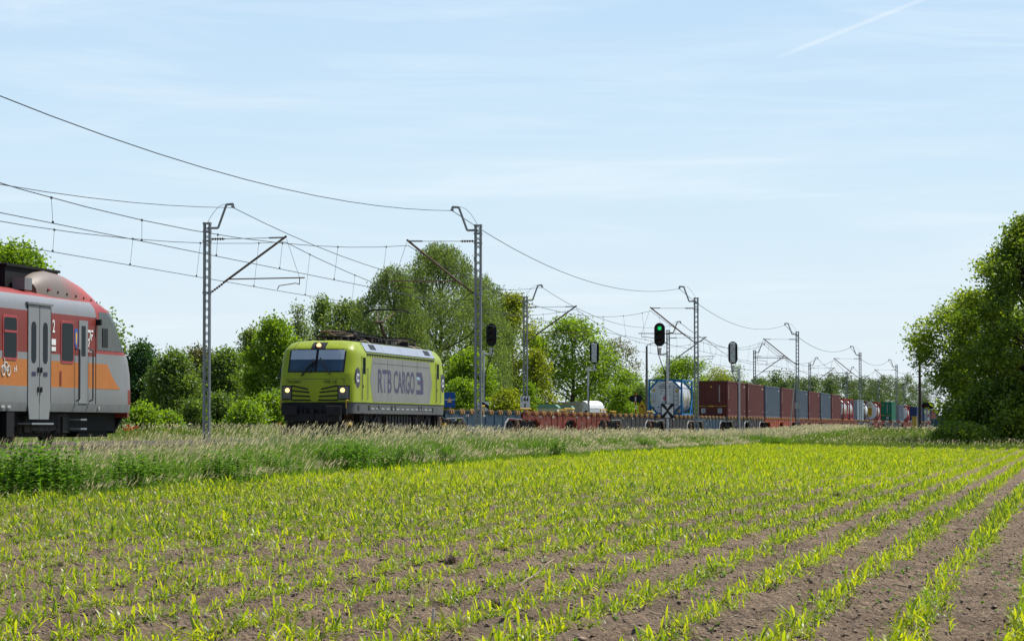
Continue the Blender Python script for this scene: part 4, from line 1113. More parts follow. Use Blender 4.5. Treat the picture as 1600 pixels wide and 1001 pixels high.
# tank containers
tank_white = mat('tank_white', (.62, .64, .64), .45, var=.05, dirt=.2, dirtcol=(.35, .33, .3))
tank_steel = mat('tank_steel', (.55, .53, .5), .32, metal=.6, var=.12, scale=1.5, dirt=.3, dirtcol=(.3, .25, .2))
frame_blue = mat('tank_frame_blue', (.02, .16, .36), .5, var=.12, dirt=.2)
frame_red = mat('tank_frame_red', (.35, .035, .03), .5, var=.12, dirt=.2)
def make_tank(y0, fm, body, label, detail=False, L=6.058, H=2.591, endm=None):
    t = thing('tank_container', label, 'tank container', (CX, y0, 1.19), group='tank containers on the freight train')
    w = 2.438; x = w / 2; r = 1.13; zc = 1.36
    g = MB()
    for q in (.07, L - .07):
        for s in (-1, 1):
            g.box((s * (x - .06), q, H / 2), (.12, .13, H))
            for z, sg in ((.12, 1), (H - .08, -1)): g.bar((s * (x - .1), q, z + sg * .62), (s * (x - .68), q, z), .13, .08)
        g.box((0, q, .08), (w - .24, .12, .15)); g.box((0, q, H - .06), (w - .24, .12, .12))
    for s in (-1, 1):
        g.box((s * (x - .06), L / 2, .1), (.11, L - .27, .14)); g.box((s * (x - .06), L / 2, H - .05), (.06, L - .27, .07))
        g.tube((s * (x - .06), .14, 1.15), (s * (x - .06), 1.1, .16), .05); g.tube((s * (x - .06), L - .14, 1.15), (s * (x - .06), L - 1.1, .16), .05)
    g.build('frame', fm, t)
    g = MB(); g.lathe((0, 0, zc), 'y', [(.5, .16), (.85, .19), (1.02, .26), (1.1, .38), (r, .5), (r, 1.6), (r + .015, 1.62), (r + .015, 1.68), (r, 1.7), (r, L - 1.7), (r + .015, L - 1.68), (r + .015, L - 1.62), (r, L - 1.6), (r, L - .5), (1.1, L - .38), (.85, L - .19), (.5, L - .16)], 30)
    g.build('barrel', body, t, smooth=40)
    g = MB(); n = 16
    P = [(rr_ * math.cos(a_), zc + rr_ * math.sin(a_)) for rr_, a_ in [(1.12, 2 * math.pi * (k + .5) / n) for k in range(n)]]
    P = [(-.98, .55), (-.55, .2), (.55, .2), (.98, .55), (1.02, 1.9), (.55, 2.42), (-.55, 2.42), (-1.02, 1.9)]
    g.prism(P, 'y', .03, .17); g.prism([(p * .97, zc + (q - zc) * .97) for p, q in P], 'y', L - .17, L - .03); eps = g.build_each('end_panel', endm or tank_white, t); ep = min(eps, key=lambda o: o.data.vertices[0].co.y)
    g = MB(); g.box((0, L / 2, H - .03), (.5, L - .6, .03)); g.lathe((0, L / 2, H - .14), 'z', [(.28, 0), (.28, .1), (.2, .13)], 14); g.build('walkway', steel, t)
    if detail:
        g = MB()
        for (xx, z, w_, h_) in ((-.12, 2.24, .36, .07), (-.05, 2.1, .9, .09), (-.05, 1.97, .8, .07), (-.25, 1.78, .2, .06), (.22, 1.76, .12, .1), (-.3, 1.58, .15, .06), (.3, 1.5, .2, .05), (-.4, .62, .3, .05), (.05, .62, .1, .09)):
            k = max(1, int(w_ / .085))
            for q in range(k): g.box((xx - w_ / 2 + (q + .5) * w_ / k, .026, z), (w_ / k * .7, .006, h_))
        g.build('marking', mat('tank_text', (.12, .12, .13), .6), ep)
        g = MB()
        for s in (-1, 1): g.add([(s * .82 - .13, .026, 1.72), (s * .82 + .13, .026, 1.72), (s * .82, .026, 1.95)], [(0, 1, 2)])
        g.build_each('warning_triangle', yellow, ep)
        g = MB(); g.box((0.0, .026, 1.22), (.66, .006, .62)); lb = g.build('placard', white, ep)
        g = MB(); g.lathe((0, 0, 1.24), 'y', [(.17, .024), (.17, .018)], 22); lc = g.build('emblem', mat('placard_pink', (.55, .12, .17), .5), lb)
        g = MB(); g.add([(.0, .014, 1.1), (.17, .014, 1.12), (.12, .014, 1.24), (.03, .014, 1.28)], [(0, 1, 2, 3)]); g.build('emblem_cut', white, lb)
        g = MB()
        for k in range(7): g.box((-.24 + k * .08, .02, .98), (.05, .006, .05))
        for k in range(3): g.box((-.08 + k * .08, .02, 1.47), (.05, .006, .05))
        g.build('marking', purple, lb)
        g = MB(); g.bbox((-.85, .0, 1.28), (.3, .12, .56), .04); g.build('document_box', mat('pale_grey', (.5, .52, .52), .5), ep)
        g = MB()
        for s in (.6, .92): g.tube((s, .01, .35), (s, .01, 2.2), .018)
        for k in range(6): g.tube((.6, .01, .5 + k * .3), (.92, .01, .5 + k * .3), .016)
        g.build('ladder', steel, ep)
        g = MB(); g.box((-.12, .0, .46), (.3, .1, .46)); g.build('valve_box', black, ep)
        g = MB(); g.lathe((-.5, 0, .62), 'y', [(.05, .024), (.05, .018)], 14); g.lathe((-.82, 0, .6), 'y', [(.05, .024), (.05, .018)], 14); g.build_each('blue_dot', bluep, ep)
    return t
make_tank(Yof(1066, CX + 1.219), frame_blue, tank_steel, 'white ended silver tank container in a blue frame standing alone on a dark wagon', True)
cy = lambda px: Yof(px, CX + 1.219)
make_tank(cy(1318.6), frame_red, tank_steel, 'silver tank container in a red frame, directly behind the last maroon container')
make_tank(cy(1328.0), frame_red, tank_steel, 'silver tank container in a red frame, second behind the maroon row')
make_box(cy(1339.5), 11.5, 2.6, c_pale, 'pale blue grey container just beyond the red framed silver tanks')
make_tank(cy(1352), mat('tank_frame_brown', (.08, .05, .045), .6), tank_white, 'pale tank container in a dark brown frame beyond the pale blue grey container')
make_tank(cy(1371.5), frame_red, tank_steel, 'tank container with big white end panel and red frame just before the green container')
make_box(cy(1393), 12.19, 2.9, c_green, 'green container with yellow stripe beyond the crossing barrier')
t_green = [o for o in COL.objects if o.get('label', '').startswith('green container')][0]; end_labels(t_green, 2.9)
make_box(cy(1403.6), 13.7, 2.6, c_slate, 'slate grey container behind the green container')
make_tank(cy(1418), frame_red, tank_steel, 'far silver tank container in red frame between slate and navy containers')
make_box(cy(1432), 20, 2.6, c_navy, 'dark navy container far away, just before the wooden pole')
make_box(cy(1444), 24, 2.6, c_slate, 'slate grey container far away behind the wooden pole')
make_box(cy(1455), 30, 2.4, c_maroon, 'farthest maroon container beside the tree at the field end')

# ------------------------------------------------------------------ catenary masts
def make_mast(side, reach, label, loc, detail=True):
    """side=+1: mast stands right of its track and reaches to the left (-X)"""
    t = thing('catenary_mast', label, 'catenary mast', loc, group='catenary masts along the railway')
    sg = -side; zb = -.7
    H = 8.05
    for x in (-.10, .10):
        g = MB()
        g.prism([(x - .035, -.07), (x + .035, -.07), (x + .035, .07), (x - .035, .07)] if False else [(x + .035 * k, y) for k, y in ((-1, -.08), (1, -.08), (1, -.065), (-.7 if x < 0 else .7, -.065), (-.7 if x < 0 else .7, .065), (1, .065), (1, .08), (-1, .08))], 'z', zb, H)
        g.build('channel', steel, t)
    g = MB(); k = 0; z = zb + .3
    while z < H - .3:
        for y in (-.075, .075): g.bar((-.1, y, z), (.1, y, z + .21), .016, .006); g.bar((.1, y + .008, z + .0), (-.1, y + .008, z + .21), .016, .006)
        z += .30
    for z in (.2, 7.35, 7.7, 5.42, H - .05): g.box((0, 0, z), (.3, .19, .07))
    g.build('lacing', steel, t)
    g = MB(); g.box((0, 0, zb - .05), (.6, .6, .5)); g.build('foundation', concrete, t)
    # cranked bracket of the earth wire
    tip = sg * 1.0
    g = MB()
    g.path([(sg * .02, 0, 7.83), (sg * .42, 0, 7.83), (sg * .74, 0, 8.7), (tip, 0, 8.72)], .045, n=8); g.path([(tip, 0, 8.72), (tip, 0, 8.62)], .04); g.box((tip, .0, 8.60), (.10, .2, .06))
    g.build('earth_wire_bracket', steel, t)
    g = MB(); P = []
    for i in range(9):
        a = i / 8; P.append((tip * (1 - a) + 0 * a, -.03, 8.62 * (1 - a) + 8.0 * a + .34 * math.sin(math.pi * a) ** .9))
    g.path(P, .009, n=4); g.build('jumper', wirem, t)
    # cantilever: long diagonal tube, top tie, registration tube and steady arm
    ex = sg * (reach + .05)
    g = MB(); g.tube((sg * .62, 0, 5.78), (ex, 0, 7.5), .042, n=8); g.build('cantilever_tube', rusty, t)
    g = MB()
    for i in range(5):
        a = .12 + i * .11; g.lathe((0, 0, 0), 'z', [(.001, 0)], 3) if False else None
    d = Vector((ex - sg * .14, 0, 7.5 - 5.42)).normalized()
    def ins(p, d, L_, g):
        g.tube(p, p + d * L_, .022, n=6)
        for i in range(5): q = p + d * (L_ * (i + .7) / 5.8); g.tube(q, q + d * .04, .055, .04, n=8)
    ins(Vector((sg * .14, 0, 5.42)), d, .62, g); ins(Vector((sg * .14, 0, 7.42)), Vector((sg, 0, 0)), .55, g)
    g.build_each('insulator', porcelain, t)
    g = MB(); g.tube((sg * .62, 0, 7.42), (ex * .93, 0, 7.44), .013, n=5); g.tube((ex * .78, 0, 7.44), (ex * .98, 0, 7.45), .032, n=6)
    g.build('tie_rod', steel, t)
    f = .30
    mz = 5.92
    # point of the diagonal at height mz
    tt = (mz - 5.78) / (7.5 - 5.78); mx = sg * .62 + (ex - sg * .62) * tt
    g = MB(); g.tube((mx, 0, mz), (sg * (reach + .75), 0, mz + .03), .024, n=6); g.tube((ex, 0, 7.4), (sg * (reach + .55), 0, mz + .03), .008, n=4)
    g.build('registration_tube', rusty, t)
    g = MB(); x0 = sg * (reach + .55)
    g.path([(x0, 0, mz + .02), (x0, 0, mz - .22), (x0 - sg * .14, 0, mz - .17), (x0 - sg * .78, 0, mz - .26), (sg * (reach - .3), 0, 5.52)], .017, n=5)
    g.build('steady_arm', rusty, t)
    return t
near_px = [747, 1088, 1246, 1344, 1401, 1437.5, 1463]
far_px = [323, 821, 1044, 1179, 1265, 1323, 1372, 1412, 1440]
NX, FX = -22.2, -31.9
near_lab = ['tall lattice catenary mast standing in front of the blue flat wagon', 'lattice catenary mast crossing the tank and maroon containers', 'lattice catenary mast with a small plate in front of the blue grey containers', 'lattice catenary mast in front of the silver red framed tanks', 'lattice catenary mast in front of the green container', 'distant lattice mast hidden close behind the wooden pole', 'farthest lattice mast half lost behind the field end tree foliage']
far_lab = ['tall lattice catenary mast standing between the two trains', 'lattice catenary mast with the 144 kilometre plate in front of the yellow green trees', 'lattice mast rising behind the tank container next to the green lit signal', 'lattice catenary mast rising behind the first blue grey containers', 'lattice mast rising behind the maroon container in mid row', 'small lattice mast rising behind the last containers of the tall row', 'small lattice mast beyond the silver tanks against the woods', 'tiny lattice mast beyond the green container', 'tiniest lattice mast beyond the navy container']
nearY = [Yof(p, NX) for p in near_px]; farY = [Yof(p, FX) for p in far_px]
def mast_row(Ys, X, side, reach, labs):
    first = None; out = []
    for y, lb in zip(Ys, labs):
        if first is None: first = make_mast(side, reach, lb, (X, y, 0)); out.append(first)
        else:
            c = copy_tree(first); c.location = (X, y, 0); c['label'] = lb; out.append(c)
    return out
nm_ = mast_row(nearY, NX, 1, 2.7, near_lab)
fm_ = mast_row(farY, FX, -1, 3.0, far_lab)
# plates on masts
def km_plate(mast, texts, z, w, h):
    g = MB(); g.box((0, -.11, z), (w, .02, h)); p = g.build('number_plate', white, mast)
    for s, q, hh, ww in texts: text_part('plate_number', s, (-ww / 2, -.123, q), (1, 0, 0), (0, 0, 1), ww, hh, black, p, bold=.02)
km_plate(fm_[1], (('144', 1.88, .27, .42), ('8', 1.54, .24, .13)), 1.85, .56, .75)
g = MB(); g.box((0, -.11, 2.1), (.42, .02, .5)); g.build('number_plate', mat('plate_grey', (.36, .36, .35), .6), nm_[2])
# ------------------------------------------------------------------ overhead wires
def wire_obj(m_, pts, r): m_.path(pts, r, n=5)
def line(name, label, X, Ys, stag):
    t = thing(name, label, 'overhead line', (0, 0, 0), group='contact lines above the tracks')
    ms = MB(); ct = MB(); dr = MB(); cl = MB()
    for i, (a, b) in enumerate(zip(Ys, Ys[1:])):
        xa, xb = X + stag * (-1) ** i, X + stag * (-1) ** (i + 1)
        n = 14 if a < 260 else 8
        def mzf(u): return 7.28 - 1.25 * 4 * u * (1 - u)
        ms.path([(X, a + (b - a) * k / n, mzf(k / n)) for k in range(n + 1)], .013 if a < 200 else .016, n=4)
        ct.path([(xa + (xb - xa) * k / 4, a + (b - a) * k / 4, 5.46) for k in range(5)], .012 if a < 200 else .016, n=4)
        for k in range(9):
            u = (k + .5) / 9
            y = a + (b - a) * u; xx = xa + (xb - xa) * u
            if i < 4:
                q = MB(); q.tube((X, y, mzf(u)), (xx, y, 5.46), .006, n=3); dd = q.build('dropper', wirem, t)
                for c in ((xx, y, 5.485), (X, y, mzf(u))): q = MB(); q.box(c, (.03, .09, .06)); q.build('clamp', wirem, dd)
            else: dr.tube((X, y, mzf(u)), (xx, y, 5.46), .006, n=3)
    ms.build('messenger_wire', wirem, t); ct.build('contact_wire', wirem, t); tag(dr.build('far_droppers', wirem, t), kind='stuff')
sp = nearY[1] - nearY[0]
NYs = [nearY[0] - sp] + nearY + [nearY[-1] + 70, nearY[-1] + 140]
FYs = [farY[0] - sp] + farY + [farY[-1] + 70]
line('overhead_line', 'contact wire with droppers above the near track and the passenger train', NT, NYs, .2)
line('overhead_line', 'contact wire with droppers above the locomotive and the freight train', FT, FYs, .2)
for X, Ys, lb, wx in ((NX, NYs, 'single earth wire sagging between the tips of the near row of masts', -1.0), (FX, FYs, 'single earth wire sagging between the tips of the far row of masts', 1.0)):
    m_ = MB()
    for a, b in zip(Ys, Ys[1:]):
        n = 16
        m_.path([(X + wx, a + (b - a) * k / n, 8.58 - 1.15 * 4 * (k / n) * (1 - k / n)) for k in range(n + 1)], .014 if a < 200 else .02, n=4)
    tag(m_.build('earth_wire', wirem), lb, 'wire', 'earth wires of the two mast rows')

# ------------------------------------------------------------------ signals
sig_black = mat('signal_black', (.02, .022, .024), .55, var=.2)
lens_off = mat('lens_unlit', (.05, .035, .03), .15, var=.1)
lens_green = mat('lens_green', (.05, .8, .3), .3, emit=(.02, 1, .22), estr=.4)
sig_back = mat('signal_back_grey', (.55, .57, .57), .5, var=.1, dirt=.2)
def make_signal(px, X, base_z, zc, H, Wd, arm, back, label, lit=None, name='railway_signal'):
    """arm: +1 head to the right of its post, -1 to the left"""
    Y = Yof(px, X); t = thing(name, label, 'railway signal', (X, Y, 0), group='colour light signals')
    ztop = zc - H / 2 - .28
    g = MB(); g.tube((0, 0, base_z), (0, 0, ztop), .062, n=12); g.lathe((0, 0, 0), 'z', [(.075, ztop), (.075, ztop + .03), (.03, ztop + .05)], 12); g.build('post', signalgrey, t)
    hx = arm * .42
    g = MB(); g.tube((0, 0, ztop - .12), (hx, 0, ztop - .18), .05, n=10); g.box((hx, 0, ztop - .1), (.2, .16, .12)); g.lathe((hx, 0, ztop), 'z', [(.08, -.1), (.1, .02), (.13, .2)], 12); g.build('bracket', signalgrey, t)
    g = MB(); w = Wd / 2; P = []
    for i in range(13): a = math.pi * i / 12; P.append((hx + w * math.cos(a), zc + H / 2 - w + w * math.sin(a)))
    for i in range(13): a = math.pi + math.pi * i / 12; P.append((hx + w * math.cos(a), zc - H / 2 + w + w * math.sin(a)))
    g.prism(P, 'y', -.02, .02); hd = g.build('backing_plate', sig_black, t)
    fy = 1 if back else -1     # lamps face away or towards the camera
    n = 3
    g = MB(); g.bbox((hx, -fy * .1, zc), (Wd * .52, .16, H * .86), .03); g.build('lamp_housing', sig_back if back else sig_black, hd)
    if back:
        g = MB()
        for k in range(5): g.box((hx + (.06 if k % 2 else -.05), -.185, zc + H * (.34 - .17 * k)), (.05, .012, .05))
        g.build_each('catch', sig_black, hd)
    zz = [zc + H * .27, zc, zc - H * .27]
    for i, z in enumerate(zz):
        g = MB(); n_ = 14; r = Wd * .27
        vs = []
        for q in range(n_ + 1):
            a = math.pi * (-.12 + 1.24 * q / n_)
            for yy in (.02, .22): vs.append((hx + r * math.cos(a), fy * yy, z + r * math.sin(a)))
        vs2 = [(hx + (x - hx) * .9, y, z + (c - z) * .9) for x, y, c in vs]
        k = len(vs); fs = [(2 * q, 2 * q + 1, 2 * q + 3, 2 * q + 2) for q in range(n_)]
        fs += [tuple(p + k for p in f_) for f_ in fs] + [(2 * q + 1, 2 * q + 3, 2 * q + 3 + k, 2 * q + 1 + k) for q in range(n_)]
        g.add(vs + vs2, fs); g.build('hood', sig_black, hd)
        g = MB(); g.lathe((hx, 0, z), 'y', [(r * .68, fy * .024), (r * .5, fy * .05), (r * .2, fy * .062)], 18)
        g.build('lens', lens_green if lit == i else lens_off, hd, smooth=50)
    g = MB(); P = []
    for i in range(9):
        a = i / 8; P.append((hx * (1 - a) ** 1.3 + arm * .05, -.07, zc - H / 2 - 1.5 * a ** 1.2))
    P = [(hx * 1.25, -.05, zc - H / 2 + .1), (hx * 1.2, -.08, zc - H / 2 - .35), (hx * .8, -.09, zc - H / 2 - .85), (arm * .09, -.08, zc - H / 2 - 1.5), (arm * .08, -.07, base_z + .3)]
    g.path(P, .026, n=6); g.build('cable', black, t)
    return t, Y
def sgz(py, X, px): return Zof(py, X, Yof(px, X))
XN, XF = -22.3, -32.0
s1, Y1 = make_signal(756, XF, -.4, sgz(523, XF, 756), 1.26, .58, 1, False, 'signal with three unlit lamps on a white post beside the tall mast behind the locomotive')
s2, Y2 = make_signal(919, XF, -.4, sgz(551, XF, 919), 1.46, .62, 1, True, 'signal seen from its grey back above the white lorry')
s3, Y3 = make_signal(1042.5, XN, -.6, sgz(522.5, XN, 1042.5), 1.30, .60, -1, False, 'signal showing a green light in front of the tank container', 0)
s4, Y4 = make_signal(1155, XN, -.6, sgz(551, XN, 1155), 1.52, .62, -1, True, 'signal seen from its grey back in front of the maroon containers')
def x_board(t, z, w, h, chevrons=2):
    g = MB(); g.box((0.03, -.10, z), (w, .02, h)); bo = g.build('board', black, t)
    g = MB(); g.box((.03, -.114, z), (w * .86, .008, h * .92)); wf = g.build('board_face', white, bo)
    g = MB(); a, b = w * .43, h * .46; th = w * .17
    for sx in (-1, 1):
        for sz in (-1, 1):
            g.add([(.03 + sx * a, -.121, z + sz * b), (.03 + sx * (a - th * 1.2), -.121, z + sz * b), (.03, -.121, z + sz * .045 + sz * th * .5), (.03, -.121, z - sz * 0 - sz * 0), (.03 + sx * th * .4, -.121, z), (.03 + sx * a, -.121, z + sz * (b - th * .9))], [(0, 1, 2, 3, 4, 5)])
    g.build('board_cross', black, bo)
x_board(s3, sgz(641.5, XN, 1042.5), .74, .80)
g = MB(); z = sgz(640, XF, 756)
g.box((-.02, -.09, z), (.62, .02, .9)); bb = g.build('board', white, s1)
g = MB()
for k in range(2):
    g.add([(-.31, -.104, z + .45 - k * .5), (.31, -.104, z + .0 - k * .5), (.31, -.104, z + .22 - k * .5), (-.08, -.104, z + .45 - k * .5)], [(0, 1, 2, 3)])
g.build('board_stripe', black, bb)
# ------------------------------------------------------------------ small line side things
X = -32.6; Y = Yof(702.5, X); z0 = Zof(636, X, Y); z1 = Zof(612.5, X, Y); zc = (z0 + z1) / 2; h = z1 - z0
t = thing('warning_sign', 'blue square sign with a yellow triangle beside the locomotive rear', 'sign', (X, Y, 0))
g = MB(); g.tube((0, .04, -.5), (0, .04, z1 - .1), .035, n=8); g.build('post', steel, t)
g = MB(); g.box((0, 0, zc), (.58, .02, h)); pl = g.build('panel', bluep, t)
g = MB(); g.add([(-.13, -.013, zc - .14), (.13, -.013, zc - .14), (0, -.013, zc + .14)], [(0, 1, 2)]); g.build('triangle', mat('triangle_orange', (.75, .36, .02), .5), pl)
g = MB(); g.add([(-.26, -.0115, zc + .02), (.26, -.0115, zc + .02), (.26, -.0115, zc - .02), (-.26, -.0115, zc - .02)], [(0, 1, 2, 3)]); g.box((0, -.016, zc - .05), (.09, .006, .08)); g.build('bar', white, pl)
# green roofed sheds
m_shed = mat('shed_wall', (.55, .56, .46), .7, var=.08, dirt=.2); m_shr = mat('shed_roof', (.16, .30, .22), .6, var=.12)
for px, w_, d_, lb in ((855.5, 33, 3.0, 'larger of two small cream kiosks with green roofs'), (884, 23, 2.6, 'smaller of two small cream kiosks with green roofs')):
    X = -40; Y = Yof(px, X); sc = F / depth(X, Y); w = w_ / sc; zt = Zof(631 if w_ > 30 else 633.5, X, Y)
    t = thing('kiosk', lb, 'shed', (X, Y, 0), R(6))
    g = MB(); g.box((0, d_ / 2, zt / 2 - .15), (w * .94, d_, zt - .302)); g.build('wall', m_shed, t)
    g = MB(); P = [(-w / 2, zt - .3), (w / 2, zt - .3), (w / 2, zt - .22), (w * .36, zt - .03), (0, zt), (-w * .36, zt - .03), (-w / 2, zt - .22)]; g.prism(P, 'y', -.1, d_ + .1); g.build('roof', m_shr, t)
    g = MB(); g.box((-w * .15, -.012, zt / 2 - .2), (w * .3, .03, zt - .75)); g.build('door', mat('shed_door', (.4, .42, .36), .6), t)
# lorry
X = -43; Y = Yof(936, X)
t = thing('lorry', 'white lorry with roof air deflector and beige box body behind the wagons', 'lorry', (X, Y, .1), R(42)); t.scale = (.76, .76, .70)
g = MB()
cabp = [(0, .5), (0, 1.45), (.12, 1.6), (.42, 2.75), (1.9, 2.8), (1.9, .5)]
g.prism(cabp, 'x', -1.2, 1.2); cb_ = g.build('cab', white, t)
g = MB(); dv = [(.5, 2.82), (.75, 3.25), (1.2, 3.62), (1.9, 3.8), (1.9, 2.82)]; g.prism(dv, 'x', -1.1, 1.1); g.build('air_deflector', white, t)
g = MB(); g.add([(-1.08, .135, 1.66), (1.08, .135, 1.66), (1.05, .39, 2.62), (-1.05, .39, 2.62)], [(0, 1, 2, 3)])
g.build('windscreen', glassd, cb_)
for s in (-1, 1):
    g = MB(); g.add([(s * 1.205, .4, 1.7), (s * 1.205, 1.3, 1.7), (s * 1.205, 1.3, 2.55), (s * 1.205, .6, 2.55)], [(0, 1, 2, 3)]); g.build('side_window', glassd, cb_)
    g = MB(); g.box((s * 1.38, .25, 2.1), (.2, .12, .6)); g.build('mirror', black, cb_)
    g = MB(); g.box((s * .85, -.02, .85), (.4, .06, .22)); g.build('headlight', lampglass, cb_)
g = MB(); g.box((0, -.03, .55), (2.4, .15, .35)); g.box((0, -.012, 1.15), (1.6, .03, .3)); g.build('bumper', black, t)
g = MB(); g.box((0, 6.4, 2.3), (2.5, 8.4, 2.75)); g.build('cargo_box', mat('lorry_box', (.42, .40, .34), .6, var=.06, dirt=.2), t)
g = MB(); g.box((0, 6.0, .8), (1.0, 9, .25)); g.build('chassis', black, t)
for y in (1.3, 7.6, 8.9):
    for s in (-1, 1):
        g = MB(); g.lathe((s * 1.05, y, .5), 'x', [(.2, -.14), (.5, -.12), (.5, .12), (.3, .14), (.1, .1)], 18); g.build('wheel', black, t)
# car waiting near the crossing on the right
X = -10.3; Y = 259.0
def make_car(loc, rz, m, label):
    t = thing('car', label, 'car', loc, rz)
    g = MB(); P = [(-2.1, .3), (-2.15, .62), (-1.95, .85), (-1.1, .95), (-.35, 1.42), (1.15, 1.45), (1.75, 1.02), (2.1, .95), (2.15, .5), (2.05, .28)]
    vs = []
    for k, (x, hw_) in enumerate(((-.86, 0), (-.80, 1), (.80, 1), (.86, 0))):
        for y, z in P: vs.append((x * (1 if z < .97 else .84), y, z if hw_ or z < .97 else z - .05))
    n = len(P)
    g.add(vs, [(k * n + i, k * n + (i + 1) % n, (k + 1) * n + (i + 1) % n, (k + 1) * n + i) for k in range(3) for i in range(n)] + [tuple(range(n)), tuple(range(3 * n, 4 * n))])
    g.build('body', m, t, smooth=35)
    g = MB()
    g.add([(-.66, -.98, 1.0), (.66, -.98, 1.0), (.58, -.42, 1.40), (-.58, -.42, 1.40)], [(0, 1, 2, 3)])
    for k in range(4): v = g.v[k]; g.v[k] = (v[0], v[1] - .03, v[2] + .02)
    g.build('windscreen', glassd, t)
    for s in (-1, 1):
        g = MB(); g.add([(s * .80, -.85, .99), (s * .80, 1.5, 1.02), (s * .735, 1.1, 1.38), (s * .735, -.35, 1.36)], [(0, 1, 2, 3)]); g.build('side_window', glassd, t)
        g = MB(); g.box((s * .6, -2.14, .68), (.34, .06, .14)); g.build('headlight', lampglass, t)
        g = MB(); g.box((s * .62, 2.14, .75), (.3, .05, .14)); g.build('tail_light', red, t)
        for y in (-1.35, 1.3):
            g = MB(); g.lathe((s * .78, y, .31), 'x', [(.18, -.1), (.31, -.09), (.31, .09), (.2, .1), (.08, .07)], 18); g.build('wheel', black, t)
    return t
make_car((-9.9, 258.8, .08), R(90), mat('car_paint_blue', (.05, .09, .13), .25, metal=.4, var=.03), 'dark blue car waiting at the crossing half hidden by the tree at the field end')

# level crossing lights, barrier, cabinets, poles, signs
def crossing_light(px, X, zc, w, back, label, base):
    Y = Yof(px, X); t = thing('crossing_light', label, 'crossing light', (X, Y, 0), group='level crossing lights')
    n = 9; zlo = base; zhi = zc + .5; 
    for k in range(n):
        a, b = zlo + (zhi - zlo) * k / n, zlo + (zhi - zlo) * (k + 1) / n
        g = MB(); g.tube((0, 0, a), (0, 0, b), .055, n=10); g.build('post_band', red if k % 2 == 0 else white, t)
    g = MB(); P = []; r = .3; hw_ = w / 2 - r
    for i in range(11): a = -math.pi / 2 + math.pi * i / 10; P.append((hw_ + r * math.cos(a), zc + r * math.sin(a)))
    for i in range(11): a = math.pi / 2 + math.pi * i / 10; P.append((-hw_ + r * math.cos(a), zc + r * math.sin(a)))
    g.prism(P, 'y', -.10, -.07) if not back else g.prism(P, 'y', .07, .10); bp = g.build('backing_plate', sig_black, t)
    if not back:
        for s in (-1, 1):
            g = MB(); g.lathe((s * hw_, 0, zc), 'y', [(.13, -.105), (.09, -.12)], 16); g.build('lens', mat('lens_red_unlit', (.18, .015, .015), .15), bp)
            g = MB(); g.lathe((s * hw_, 0, zc + .02), 'y', [(.17, -.1), (.17, -.28), (.155, -.28), (.155, -.1)], 16); g.build('hood', sig_black, bp)
    return t
crossing_light(1450, -13.4, sgz(633.5, -13.4, 1450), 1.2, False, 'red and white post with twin unlit lamps by the wooden pole', 0)
crossing_light(993, -38, sgz(622.5, -38, 993), 1.2, True, 'red and white post with black twin lamp board seen behind the dark wagon', .1)
# barrier boom
Y = Yof(1426, -14.6); zb = sgz(658, -14.6, 1426)
t = thing('crossing_barrier', 'lowered red and white striped barrier boom in front of the green container', 'barrier', (-14.6, Y, 0))
g = MB(); g.bbox((.1, 0, .5), (.4, .4, 1.0), .05); g.build('drive_box', signalgrey, t)
nb = 11
for k in range(nb):
    x0, x1 = -.1 - k * .34, -.1 - (k + 1) * .34; g = MB(); g.box(((x0 + x1) / 2, 0, zb), (.34, .05, .11)); g.build('boom_band', red if k % 2 else white, t)
g = MB(); g.box((.35, 0, zb), (.5, .12, .2)); g.build('counterweight', black, t)
# cabinets
X = -14.0; Y = Yof(1428, X) - 2
for px, col, nm, lb, h in ((1428.5, mat('cabinet_yellow', (.50, .33, .08), .6, var=.1, dirt=.2), 'relay_cabinet', 'ochre yellow relay cabinet beside the wooden pole', 1.25), (1435, mat('cabinet_teal', (.16, .30, .32), .6, var=.1, dirt=.2), 'relay_cabinet', 'teal grey relay cabinet touching the ochre one', 1.05)):
    Y = Yof(px, X); t = thing('relay_cabinet', lb, 'cabinet', (X, Y, -.1))
    g = MB(); g.box((0, 0, h / 2 + .1), (.42, .5, h)); g.build('case', col, t)
    g = MB(); g.box((0, 0, h + .13), (.5, .58, .06)); g.build('lid', col, t)
    g = MB(); g.box((0, -.26, h / 2 + .1), (.34, .02, h - .2)); dd = g.build('door', col, t); g = MB(); g.box((.1, -.275, h / 2 + .1), (.03, .02, .12)); g.build_each('handle', black, dd)
    g = MB(); g.box((0, 0, .05), (.46, .54, .2)); g.build('plinth', concrete, t)
# wooden pole with lamp, concrete lamp post, leaning rod
X = -13.8; Y = Yof(1437, X); zt = Zof(539, X, Y)
t = thing('wooden_pole', 'dark wooden pole with a small lamp beside the crossing lights', 'pole', (X, Y, -.3))
g = MB(); g.tube((0, 0, 0), (0, 0, zt + .3), .15, .10, n=12); g.build('shaft', mat('tarred_wood', (.055, .042, .035), .85, var=.3, scale=5), t)
g = MB(); z = Zof(607, X, Y) + .3; g.tube((0, -.1, z), (-.35, -.1, z + .06), .025); g.box((-.42, -.1, z + .02), (.34, .16, .1)); g.build('lamp', signalgrey, t)
g = MB()
for s in (-1, 1): g.lathe((s * .16, 0, zt + .0), 'z', [(.05, 0), (.06, .06), (.04, .14)], 8)
g.box((0, 0, zt), (.4, .08, .08)); g.build_each('insulator', porcelain, t)
X = -38; Y = Yof(1010.5, X); zt = Zof(537, X, Y)
t = thing('lamp_post', 'slim grey lamp post behind the dark flat wagon by the tank container', 'lamp post', (X, Y, -.2))
g = MB(); g.tube((0, 0, 0), (0, 0, zt), .15, .09, n=12); g.build('shaft', mat('weathered_concrete', (.16, .155, .145), .8, var=.2), t)
